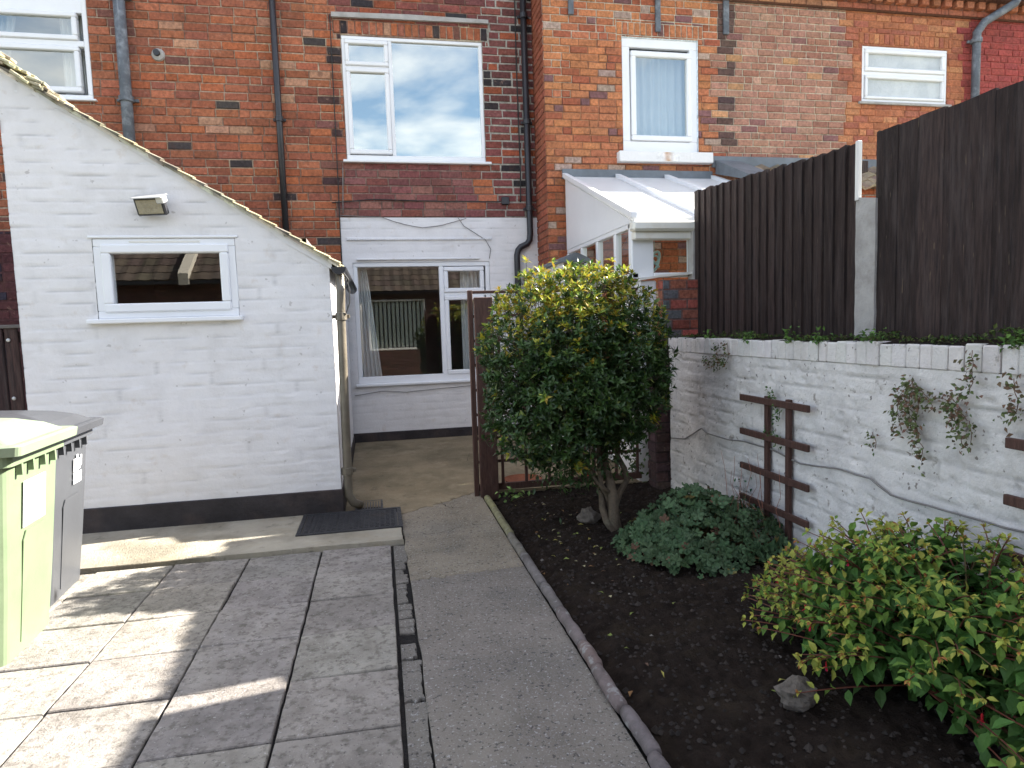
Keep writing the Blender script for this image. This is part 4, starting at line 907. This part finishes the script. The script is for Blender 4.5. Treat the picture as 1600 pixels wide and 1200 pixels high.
# ------------------------------------------------------------------ bins
def wheelie(loc, rz_, label, body, lidm, sticker, hump):
    t = thing('wheelie_bin', label, 'bin', (0, 0, 0), 'wheelie bins beside the outbuilding')
    # local: +X is the front; bottom front edge at x=0; y from -.25..0.25
    def ring(z, x0, x1, y0, y1, r=.04, n=4):
        out = []
        for cx, cy, a0 in ((x1 - r, y1 - r, 0), (x0 + r, y1 - r, 90), (x0 + r, y0 + r, 180), (x1 - r, y0 + r, 270)):
            for k in range(n + 1): a = math.radians(a0 + 90 * k / n); out.append(V((cx + r * math.cos(a), cy + r * math.sin(a), z)))
        return out
    def loft(mb, rings, cap0=True, cap1=True):
        n = len(rings[0]); vs = [p for r in rings for p in r]; fs = [(j * n + i, j * n + (i + 1) % n, (j + 1) * n + (i + 1) % n, (j + 1) * n + i) for j in range(len(rings) - 1) for i in range(n)]
        if cap0: fs.append(tuple(range(n))[::-1])
        if cap1: fs.append(tuple((len(rings) - 1) * n + i for i in range(n)))
        mb.mesh(vs, fs)
    mb = MB(); loft(mb, [ring(.0, -.48, .0, -.235, .235), ring(.30, -.52, .035, -.25, .25), ring(.60, -.555, .065, -.265, .265), ring(.845, -.58, .088, -.275, .275), ring(.85, -.60, .115, -.295, .295), ring(.895, -.60, .117, -.295, .295)])
    for yy in (-.17, -.06, .06, .17): mb.box((.088, yy - .008, .80), (.112, yy + .008, .85))
    B = mb.obj('body', M[body], t)
    mb = MB(); vs = []                                   # raised side panel
    for a, z in ((-.10, .05), (.12, .05), (.13, .50), (.105, .54), (-.085, .54), (-.11, .50)): vs.append((a, z))
    mb.prism(vs, 0, 1, fn=lambda u, w, d: V((.0 + .117 * w + .004 * d + .0, u, w + .0))); mb.obj('front_panel', M[body], t)
    mb = MB(); L = [ring(.897, -.62, .165, -.315, .315, .03), ring(.935, -.62, .172, -.32, .32, .03), ring(.942, -.60, .158, -.305, .305, .03)]
    loft(mb, L, True, False)
    # domed top
    rr = [ring(.942, -.60, .158, -.305, .305, .03)]
    for z, s in ((.958, .90), (.972 + hump * .4, .74), (.978 + hump * .8, .5), (.98 + hump, .25)):
        cx = -.221; rr.append([V((cx + (p.x - cx) * s, p.y * s, z + (-.05 * (p.x - cx) * s))) for p in ring(z, -.60, .158, -.305, .305, .03)])
    loft(mb, rr, False, True); mb.obj('lid', M[lidm], t, smooth=False)
    mb = MB(); mb.tube([(-.66, -.22, .93), (-.66, .22, .93)], .016, 10); 
    for yy in (-.2, 0, .2): mb.box((-.67, yy - .02, .87), (-.58, yy + .02, .94), ch=.006)
    mb.obj('handle', M[lidm], t)
    for yy in (-.27, .235):
        mb = MB(); vs = [(.1 * math.cos(k * .3927), .1 * math.sin(k * .3927)) for k in range(16)]; mb.prism(vs, yy, yy + .045, fn=lambda u, w, d: V((-.47 + u, d, .10 + w))); mb.obj('wheel', M['blackrubber'], t)
    mb = MB()
    for (a, b, lo, hi) in sticker: mb.prism([(a, lo), (b, lo), (b, hi), (a, hi)], 0, 1, fn=lambda u, w, d: V((.0012 + .117 * w + .0035 * d if w < .6 else .0175 + .0939 * w - .0015 + .003 * d, u, w)))
    st = mb.obj('sticker', M['sticker'], t)
    t.location = loc; t.rotation_euler = (0, 0, rz_); return t
g = wheelie((-1.665, 3.345, 0), math.radians(3), 'green wheelie bin with pale lid and blank white sticker, nearest the camera', 'bin_green', 'bin_lid', [(-.12, .10, .56, .76)], .05)
g.scale = (1, 1, 1.035)
g2 = wheelie((-1.785, 4.0, 0), math.radians(4), 'grey wheelie bin with domed lid behind the green bin', 'bin_grey', 'bin_grey_lid', [(.02, .14, .60, .625), (.02, .14, .632, .66), (.02, .05, .667, .74), (.06, .085, .667, .76), (.095, .115, .675, .735), (.12, .14, .69, .75)], .05)

# ------------------------------------------------------------------ stones
def rock(x, y, z, sx, sy, sz, label, seed):
    mb = MB(); n, m = 18, 12; vs = []
    for j in range(m + 1):
        ph = math.pi * j / m
        for i in range(n):
            th = 2 * math.pi * i / n; d = V((math.sin(ph) * math.cos(th), math.sin(ph) * math.sin(th), math.cos(ph))); k = 1 + .38 * noise.noise(d * 1.7 + V((seed, 0, 0))) + .16 * noise.noise(d * 4.5 + V((0, seed, 0)))
            vs.append(V((x + d.x * sx * k, y + d.y * sy * k, z + d.z * sz * k)))
    mb.mesh(vs, [(j * n + i, j * n + (i + 1) % n, (j + 1) * n + (i + 1) % n, (j + 1) * n + i) for j in range(m) for i in range(n)]); tag(mb.obj('rock', M['rock'], loc=(x, y, z)), label, 'stone')
rock(1.43, 2.03, .035, .075, .05, .055, 'knobbly pale stone on the soil beside the fuchsia', 3.3)
rock(1.40, 4.36, .04, .075, .06, .06, 'pale stone on the soil left of the shrub trunk', 8.1)

# ------------------------------------------------------------------ plants
def rdir(): 
    while True:
        d = V((U(-1, 1), U(-1, 1), U(-1, 1)))
        if .05 < d.length < 1: return d.normalized()
# big clipped evergreen shrub
BC = V((1.315, 4.30, 1.09))
def crown_r(d):
    a, b, c = .63, .44, .69; lo, hi = .2, 1.2
    for _ in range(14):
        r = (lo + hi) / 2
        if abs(d.x * r / a) ** 3.0 + abs(d.y * r / b) ** 2.1 + abs(d.z * r / c) ** 2.7 > 1: hi = r
        else: lo = r
    if d.z < -.3: r *= 1 - .16 * (-d.z - .3) / .7 * (1.5 if d.x > 0 else .1)
    return r * (1 + .10 * noise.noise(d * 2.3 + V((4, 1, 2))) + .07 * noise.noise(d * 6))
sh = thing('shrub', 'large rounded evergreen shrub with golden topped glossy leaves on bare stems', 'shrub', (1.53, 4.25, 0))
mb = MB()
def branch(mb, a, b, r0, r1, k=6, wob=.03, n=8, col=W1):
    a = V(a); b = V(b); pts = []; rs = []
    for i in range(k + 1): t = i / k; p = a.lerp(b, t) + V((noise.noise(V((t * 3, a.x * 9, b.y * 9))), noise.noise(V((t * 3, 5 + a.y * 9, b.x * 9))), 0)) * wob * math.sin(math.pi * t) * 3; pts.append(p); rs.append(r0 + (r1 - r0) * t)
    mb.tube(pts, rs, n, col); return pts
B0 = V((1.53, 4.12, -.03))
main = [((1.53, 4.14, -.03), (1.50, 4.36, .62), .040, .024), ((1.51, 4.12, -.02), (1.30, 4.40, .60), .026, .016), ((1.55, 4.15, -.02), (1.68, 4.42, .62), .026, .016), ((1.55, 4.22, .0), (1.45, 4.25, .6), .022, .014), ((1.5, 4.18, .25), (1.10, 4.45, .66), .013, .009)]
ends = []
for a, b, r0, r1 in main: ends.append(branch(mb, a, b, r0, r1, 8, .035, 10)[-1])
for k in range(70):
    d = rdir(); e = ends[k % 5] if d.z > -.6 else ends[k % 3]; tgt = BC + d * crown_r(d) * U(.75, .93)
    branch(mb, e, tgt, .010, .0035, 5, .04, 5)
mb.obj('trunk', M['bark'], sh, smooth=True)
mb = MB(); twigs = 0
def lc():
    r = rnd()
    return (.030, .066, .018) if r < .4 else (.042, .088, .022) if r < .8 else (.062, .12, .028)
for k in range(4200):
    d = rdir(); R = crown_r(d); inner = rnd() < .34
    # natural gaps
    g = noise.noise(d * 3.1 + V((9, 9, 9)))
    if g < -.36 and rnd() < .7: continue
    p = BC + d * R * (U(.5, .85) if inner else U(.86, 1.02))
    if rnd() < .018: p = BC + d * (R + U(.02, .07))
    if p.z < .43 + .12 * n3(p.x * 5, p.y * 5) + .10 * max(0, p.x - 1.45): continue
    ax = (d * .8 + V((0, 0, .75)) + rdir() * .45).normalized()
    s1 = ax.orthogonal().normalized(); s2 = ax.cross(s1)
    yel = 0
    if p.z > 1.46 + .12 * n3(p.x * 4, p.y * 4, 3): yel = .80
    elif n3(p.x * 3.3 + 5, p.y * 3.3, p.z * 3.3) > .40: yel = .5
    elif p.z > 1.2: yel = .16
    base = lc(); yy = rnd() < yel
    n = random.choice((5, 6, 7, 8)); a0 = U(0, 6.28)
    mb.tube([p - ax * .06, p], [.002, .0015], 4, (.06, .09, .03))
    for i in range(n):
        a = a0 + i * 2.4; op = .35 + .75 * (i / n); dd = (ax * (1.15 - op) + (s1 * math.cos(a) + s2 * math.sin(a)) * op).normalized()
        c = jit(base, .25)
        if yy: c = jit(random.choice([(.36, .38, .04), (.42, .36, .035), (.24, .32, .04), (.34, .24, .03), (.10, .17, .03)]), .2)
        elif rnd() < .04: c = jit((.16, .20, .04), .2)
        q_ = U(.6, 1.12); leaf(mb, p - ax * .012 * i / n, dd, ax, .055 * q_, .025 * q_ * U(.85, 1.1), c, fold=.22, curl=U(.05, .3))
# hanging low sprays
for (px_, py_, pz_, n_) in ((1.05, 4.30, .50, 90), (1.13, 4.35, .44, 110), (1.26, 4.28, .38, 130), (1.38, 4.28, .40, 110), (1.28, 4.40, .33, 60), (1.20, 4.40, .46, 90), (1.48, 4.26, .46, 90), (1.58, 4.28, .50, 80), (1.66, 4.3, .54, 60), (1.78, 4.40, .62, 50), (1.72, 4.35, .55, 30), (1.60, 4.40, .55, 60), (1.42, 4.42, .48, 60)):
    for k in range(n_):
        p = V((px_, py_, pz_)) + V((random.gauss(0, .07), random.gauss(0, .07), random.gauss(0, .07))); leaf(mb, p, (rdir() + V((0, 0, -.3))), V((0, 0, 1)) + rdir() * .6, U(.035, .055), U(.016, .024), jit(lc(), .2), .2, .2)
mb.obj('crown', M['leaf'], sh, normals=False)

# fuchsia
fu = thing('fuchsia_bush', 'spreading lime green fuchsia with red stems and few red flowers', 'shrub', (2.05, 2.05, 0))
st = MB(); lf = MB(); FW = []
def fleaf(p, d, up, L, c):
    d = d.normalized(); s = d.cross(up); s = s.normalized() if s.length > 1e-4 else d.orthogonal().normalized(); n = s.cross(d).normalized(); W = L * .56
    P = [p, p + d * L * .28 + s * W * .42 + n * .1 * W, p + d * L * .58 + s * W * .46 + n * .12 * W, p + d * L - n * L * .22, p + d * L * .58 - s * W * .46 + n * .12 * W, p + d * L * .28 - s * W * .42 + n * .1 * W, p + d * L * .30, p + d * L * .62 - n * L * .03]
    lf.mesh(P, [(0, 1, 6), (0, 6, 5), (1, 2, 7, 6), (6, 7, 4, 5), (2, 3, 7), (7, 3, 4)], c)
ns = 0
while ns < 370:
    a = U(0, 6.28); rr = U(0, 1) ** .5
    tx = 1.98 + math.cos(a) * rr * .58; ty = 1.98 + math.sin(a) * rr * .94
    top = .60 * (1 - (rr ** 2.6) * .78) * (1 + .16 * n3(tx * 4, ty * 4)) * (1 - .35 * max(0, (1.6 - ty)))
    tz = top * (U(.55, 1) if rr > .55 else U(.8, 1.0))
    if tx > 2.30: tx = U(2.2, 2.30)
    if tx < 1.62 and ty < 1.9 and rnd() < .8: continue
    if tx < 1.62 and ty < 1.55: continue
    ns += 1
    b = V((2.05 + U(-.14, .14), 2.08 + U(-.25, .22), -.01)); e = V((tx, ty, tz)); m = b.lerp(e, .5) + V((0, 0, tz * .30 + .03)); K = 12; pts = []
    for k in range(K + 1): t = k / K; pts.append((1 - t) ** 2 * b + 2 * t * (1 - t) * m + t * t * e)
    st.tube(pts, [.0042 * (1 - .7 * k / K) + .0006 for k in range(K + 1)], 5, jit((1, 1, 1), .2) if rnd() < .8 else (.8, 1.6, 1.0))
    up = V((0, 0, 1)); fresh = U(.0, 1)
    for k in range(4, K + 1):
        d = (pts[k] - pts[k - 1]).normalized(); s = d.orthogonal().normalized(); q = d.cross(s); ph = k * 1.57 + ns
        tt = k / K; L = .060 * (1.12 - .62 * max(0, (tt - .72) / .28)) * U(.8, 1.15)
        for sg in (1, -1):
            side = (s * math.cos(ph) + q * math.sin(ph)) * sg; dd = (side + d * .45 + V((0, 0, -.12))).normalized()
            if tt > .9 and fresh > .35: c = jit((.30, .33, .06), .2)
            elif tt > .75: c = jit((.14, .24, .042), .2)
            else: c = jit((.06, .14, .03), .3)
            fleaf(pts[k] + side * .008, dd, up + rdir() * .5, L, c)
    for i in range(5):
        d = (pts[-1] - pts[-2]).normalized(); fleaf(pts[-1], (d + rdir() * .8), up + rdir() * .5, U(.014, .026), jit((.38, .36, .07) if rnd() < .7 else (.36, .15, .05), .2))
    if rnd() < .035 or (tz < .28 and rnd() < .07):
        fw = MB(); FW.append(fw); p = pts[U(7, 12).__int__()] + V((0, 0, -.012)); st.tube([p + V((0, 0, .012)), p + V((0, 0, -.02))], .0008, 4)
        p = p + V((0, 0, -.02)); fw.lathe(p, [(.001, 0), (.0045, -.008), (.004, -.022), (.002, -.034)], 6, (.55, .02, .03))
        for i in range(4): an = i * 1.57 + p.x * 50; leaf(fw, p + V((0, 0, -.024)), V((math.cos(an), math.sin(an), -.5)), V((0, 0, 1)), .020, .008, (.60, .02, .05))
        fw.lathe(p + V((0, 0, -.03)), [(.004, 0), (.005, -.008), (.002, -.010)], 6, (.45, .02, .10))
st.obj('stems', M['stem'], fu, normals=False); lf.obj('foliage', M['leafm'], fu, normals=False); 
for fw in FW[:60]: fw.obj('flower', M['litter'], fu, normals=False)

# blue-green geranium mound
ge = thing('geranium_clump', 'low mound of lobed blue green leaves between trunk and wall trellis', 'plant', (1.9, 3.65, 0))
st = MB(); lf = MB()
def lobed(p, nrm, R, c, a0):
    nrm = nrm.normalized(); s = nrm.orthogonal().normalized(); q = nrm.cross(s); n = 15; vs = [p]
    for k in range(n):
        a = a0 + 5.6 * k / (n - 1); r = R * (1 if k % 3 != 0 else .68) * U(.92, 1.05); vs.append(p + (s * math.cos(a) + q * math.sin(a)) * r + nrm * (R * .22 * (1 if k % 3 else -.1)))
    lf.mesh(vs, [(0, k, k + 1) for k in range(1, n)], c)
for k in range(1150):
    a = U(0, 6.28); rr = rnd() ** .55; ro = 1 + .28 * n3(math.cos(a) * 1.6, math.sin(a) * 1.6, 4); x = 1.88 + math.cos(a) * rr * .54 * ro; y = 3.62 + math.sin(a) * rr * .52 * ro
    if x > 2.32: continue
    top = (.31 + .14 * n3(x * 3.5, y * 3.5)) * (1 - rr ** 2.4 * .82); z = top * (U(.75, 1.05) if rnd() < .75 else U(.3, .8)); z = max(.03, z)
    d = V((math.cos(a) * rr, math.sin(a) * rr - .35, .9)) + rdir() * .45
    c = jit(random.choice([(.045, .088, .038), (.060, .108, .050), (.075, .125, .062), (.038, .068, .028)]), .2)
    if rnd() < .012: c = jit((.20, .18, .06), .3)
    if rnd() < .015: c = jit((.14, .08, .05), .3)
    lobed(V((x, y, z)), d, U(.017, .044), c, U(0, 6.28))
    if rnd() < .4: branch(st, (1.9 + (x - 1.9) * .3, 3.65 + (y - 3.65) * .3, .0), (x, y, z), .003, .0016, 4, .02, 4, (.9, 1.9, 1.2))
for k in range(10):
    x = U(2.0, 2.28); y = U(3.3, 3.7); branch(st, (x, y, .1), (x + U(-.05, .05), y + U(-.05, .1), U(.45, .62)), .0022, .001, 5, .03, 4, (2.4, 3.0, 3))
st.obj('stems', M['stem'], ge, normals=False); lf.obj('foliage', M['leafm'], ge, normals=False)

# small plants
def sprig(name, label, cat, base, n, spread, hgt, L, cols, group=None, hang=False, m='leafm', kind=None):
    mb = MB(); base = V(base)
    for k in range(n):
        t = V((random.gauss(0, spread[0]), random.gauss(0, spread[1]), U(.1, 1) * hgt))
        if k % 6 == 0: mb.tube([base, base + t * .5 + V((0, 0, .01)), base + t], [.0018, .0012, .0008], 4, (.10, .07, .03))
        d = rdir() + V((-.4, 0, .25 if not hang else -.4)); leaf(mb, base + t, d, V((0, 0, 1)) + rdir(), U(.6, 1.2) * L, U(.6, 1.0) * L * .6, jit(random.choice(cols), .25))
    return tag(mb.obj(name, M[m], normals=False, loc=base), label, cat, group, kind)
G1 = [(.10, .22, .05), (.16, .28, .06), (.07, .15, .04)]
sprig('seedling', 'young pale green seedling at the foot of the lattice screen', 'plant', (.98, 5.02, .01), 26, (.05, .03), .11, .055, [(.22, .34, .10), (.15, .26, .08)])
sprig('fern', 'small fern growing at the base of the pale wall past the shrub', 'plant', (2.17, 5.36, .05), 60, (.03, .05), .20, .045, [(.05, .09, .02), (.08, .12, .03)])
sprig('small_plant', 'thin leafy weed beside the short wall trellis', 'plant', (2.26, 3.78, .15), 22, (.03, .05), .24, .035, [(.06, .20, .07), (.05, .15, .08)])
# creeper on the wall: drooping runners
CR = [(.11, .14, .05), (.14, .09, .05), (.08, .11, .035), (.17, .10, .07), (.12, .15, .06), (.09, .08, .04)]
def creeper(label, runs, cols=CR, L=.022, dens=1.):
    lf = MB(); st = MB(); y0, z0 = runs[0][0]
    t = thing('wall_creeper', label, 'creeper', (2.33, y0, z0), 'creepers clinging to the white wall')
    for pts in runs:
        P2 = []
        for a, b in zip(pts[:-1], pts[1:]):
            K = max(2, int(math.hypot(b[0] - a[0], b[1] - a[1]) / .012))
            for k in range(K): q = k / K; P2.append(V((2.326 + U(-.006, .0), a[0] + (b[0] - a[0]) * q + .012 * n3(k * .3, a[0] * 9, 1), a[1] + (b[1] - a[1]) * q + .012 * n3(k * .3, a[1] * 9, 5))))
        st.tube(P2, .0015, 4, (1, 1.2, 1))
        for p in P2:
            for i in range(int(3.6 * dens + rnd() * 2)): leaf(lf, p + V((U(-.030, 0), random.gauss(0, .020), random.gauss(0, .020))), V((U(-1, -.1), U(-1, 1), U(-1, .5))), V((-1, 0, .4)) + rdir() * .5, U(.7, 1.3) * L, U(.5, .9) * L * .9, jit(random.choice(cols), .25), .1, .2)
    st.obj('runners', M['stem'], t, normals=False); lf.obj('leaves', M['leafm'], t, normals=False)
creeper('reddish green creeper spreading high on the white wall near the right edge', [
    [(2.50, 1.10), (2.56, 1.04), (2.58, .95), (2.54, .86)], [(2.50, 1.10), (2.46, 1.00), (2.48, .90), (2.43, .80), (2.44, .74)], [(2.48, 1.09), (2.40, 1.02), (2.36, 1.0)],
    [(2.50, 1.09), (2.52, .98), (2.46, .93)], [(2.30, 1.06), (2.24, 1.0), (2.27, .92), (2.22, .85)], [(2.42, 1.03), (2.32, 1.04), (2.2, .96), (2.19, .86)], [(2.54, 1.0), (2.50, .94), (2.45, .86)],
    [(2.20, 1.25), (2.19, 1.12), (2.24, 1.03)]])
creeper('small creeper tuft alone in the middle of the white wall', [[(2.73, .83), (2.70, .79), (2.72, .75)]], L=.02)
creeper('dark creeper hanging from the wall top near the pier', [[(4.20, 1.24), (4.22, 1.17), (4.16, 1.10), (4.24, 1.06)], [(4.08, 1.25), (4.06, 1.16), (4.12, 1.08)], [(4.24, 1.1), (4.4, 1.12)]], [(.07, .10, .03), (.14, .07, .03), (.09, .13, .04)])
creeper('green creeper on the top slats of the short wall trellis', [[(3.56, .97), (3.52, .90), (3.47, .84), (3.52, .78)], [(3.62, .70), (3.5, .69), (3.44, .66)]], [(.05, .11, .03), (.08, .14, .04)], L=.02)
creeper('reddish creeper cut off by the right edge of the photo', [[(2.02, 1.15), (2.0, 1.05), (2.03, .97)]], L=.024)
# weeds along the wall top (uncountable)
mb = MB()
for k in range(190):
    y = U(1.2, 5.0); c0 = V((2.36 + U(-.01, .2), y, 1.27)); hh = .022 + .035 * max(0, n3(y * 3, 1, 2)) * 2
    if n3(y * 2.1, 7, 3) < -.15: continue
    for i in range(14):
        p = c0 + V((random.gauss(0, .015), random.gauss(0, .03), U(-.01, hh))); leaf(mb, p, rdir() + V((-.3, 0, .4)), V((0, 0, 1)) + rdir() * .5, U(.012, .028), U(.008, .016), jit(random.choice([(.04, .07, .02), (.06, .10, .025), (.09, .13, .03), (.05, .05, .02)]), .3))
for (y, n, s) in ((3.42, 60, .035), (3.18, 50, .028), (2.80, 30, .03), (2.03, 70, .03), (4.4, 30, .03), (3.9, 40, .025)):
    for i in range(n): p = V((2.35 + U(-.02, .05), y + random.gauss(0, s), 1.27 + abs(random.gauss(0, s * 1.1)) - .01)); leaf(mb, p, rdir() + V((-.4, 0, .3)), V((0, 0, 1)) + rdir() * .5, U(.02, .036), U(.014, .024), jit(random.choice([(.08, .16, .04), (.12, .22, .05)]), .2))
tag(mb.obj('weeds', M['moss'], normals=False), 'low weeds and moss along the top of the white wall', 'weeds', kind='stuff')

# ------------------------------------------------------------------ building behind the camera (seen in reflections)
bg = thing('brick_bungalow', 'low brick building with grey tiled roof behind the camera, seen only in reflections', 'house', (0, -5, 0))
mb = MB(); wb = (-.28, 1.48, .80, 2.36)
brick_wall(mb, PY(-5), -7, 7, 0, 2.68, [wb], .085, .24, lambda u, z: jit((.12, .058, .04), .25), lambda u, z: (.10, .07, .055)); reveal(mb, PY(-5), *wb, c=(.3, .2, .15))
for (a, b) in (((-7, -5), (-7, -11)), ((-7, -11), (7, -11)), ((7, -11), (7, -5))): mb.face([V((a[0], a[1], 0)), V((b[0], b[1], 0)), V((b[0], b[1], 2.66)), V((a[0], a[1], 2.66))], (.25, .1, .06))
for x in (-7, 7): mb.face([V((x, -5, 2.66)), V((x, -8, 4.8)), V((x, -11, 2.66))], (.25, .1, .06))
mb.obj('wall', M['brick'], bg)
w = window(bg, PY(-5), *wb, [(-.22, 1.42, .88, 2.30, 0)], w=.06, glass='glass_dim', mat_='pvc_dirty')
room(bg, -.8, 2.0, -5.24, -7, .4, 2.5, 'room')
for k in range(13):
    mb = MB(); x = -.20 + k * .128; mb.box((-.045, -.002, .87), (.045, .002, 2.29), M=Matrix.Translation((x + .05, -5.115, 0)) @ Matrix.Rotation(.35, 4, 'Z')); mb.obj('blind_slat', M['blind'], w)
mb = MB(); tiles(mb, (-7.3, -4.72, 2.60), (1, 0, 0), (0, -3.25, 2.27), 49, 13, .30, .31, .02, lambda: jit((.085, .068, .055), .2), amp=.02)
mb.mesh([V((-7.3, -11.3, 2.6)), V((7.4, -11.3, 2.6)), V((7.4, -7.95, 4.87)), V((-7.3, -7.95, 4.87))], [(0, 1, 2, 3)], (.085, .07, .06)); mb.obj('roof', M['slate'], bg)
mb = MB(); mb.prism([(-4.70, 2.50), (-8.0, 4.80), (-8.0, 5.02), (-4.66, 2.74)], -4.05, -3.85, (.62, .58, .48), fn=lambda u, w, d: V((d, u, w))); mb.obj('parapet', M['paint'], bg)
mb = MB(); mb.box((-7.3, -4.84, 2.52), (7.4, -4.74, 2.62), ch=.01); mb.obj('gutter', M['pipe_black'], bg)

# ------------------------------------------------------------------ camera
F = 1022.54
yaw, pit, rol = [math.radians(a) for a in (11.374, 4.983, -1.833)]
cy, sy = math.cos(yaw), math.sin(yaw)
f = V((sy * math.cos(pit), cy * math.cos(pit), -math.sin(pit))); r = V((cy, -sy, 0)); u = r.cross(f); c, s = math.cos(rol), math.sin(rol); r, u = c * r + s * u, c * u - s * r
cam = bpy.data.objects.new('camera', bpy.data.cameras.new('camera')); COL.objects.link(cam)
cam.matrix_world = Matrix(((r.x, u.x, -f.x, 0), (r.y, u.y, -f.y, 0), (r.z, u.z, -f.z, H), (0, 0, 0, 1)))
cam.data.sensor_width = 36; cam.data.lens = 36 * F / 1600; cam.data.clip_start = .05; cam.data.clip_end = 500
scn.camera = cam

# ------------------------------------------------------------------ light
az = math.radians(9.5); el = math.radians(33)
sd = V((math.cos(az) * math.cos(el), math.sin(az) * math.cos(el), math.sin(el)))       # towards the sun
sun = bpy.data.objects.new('sun', bpy.data.lights.new('sun', 'SUN')); COL.objects.link(sun)
sun.data.energy = 5.0; sun.data.angle = math.radians(.53); sun.data.color = (1, .95, .86)
sun.rotation_euler = sd.to_track_quat('Z', 'Y').to_euler(); sun.location = (10, 2, 10)
CL = 5.3
wd = bpy.data.worlds.new('World'); scn.world = wd; wd.use_nodes = True; nt = wd.node_tree; N = nt.nodes; L = nt.links
sk = N.new('ShaderNodeTexSky'); sk.sky_type = 'NISHITA'; sk.sun_disc = False; sk.sun_elevation = el; sk.sun_rotation = math.radians(90) - az
tc = N.new('ShaderNodeTexCoord'); mp = N.new('ShaderNodeMapping'); mp.inputs['Scale'].default_value = (1, 1, 2.6); mp.inputs['Location'].default_value = (CL, .3, .2); L.new(tc.outputs['Generated'], mp.inputs['Vector'])
nz = N.new('ShaderNodeTexNoise'); nz.inputs['Scale'].default_value = 3.4; nz.inputs['Detail'].default_value = 7; nz.inputs['Roughness'].default_value = .52; nz.inputs['Distortion'].default_value = .25; L.new(mp.outputs[0], nz.inputs['Vector'])
mr = N.new('ShaderNodeMapRange'); mr.inputs['From Min'].default_value = .45; mr.inputs['From Max'].default_value = .73; mr.inputs['To Max'].default_value = .9; L.new(nz.outputs['Fac'], mr.inputs['Value'])
mx = N.new('ShaderNodeMix'); mx.data_type = 'RGBA'; L.new(mr.outputs[0], mx.inputs['Factor']); L.new(sk.outputs[0], mx.inputs['A']); mx.inputs['B'].default_value = (10.6, 9.7, 8.7, 1)
bgn = N['Background']; L.new(mx.outputs['Result'], bgn.inputs['Color']); bgn.inputs['Strength'].default_value = .075
scn.view_settings.view_transform = 'Standard'; scn.view_settings.look = 'None'; scn.view_settings.exposure = 2.35; scn.view_settings.gamma = 1
try: scn.cycles.max_bounces = 8; scn.cycles.transparent_max_bounces = 12; scn.cycles.use_denoising = True
except Exception: pass
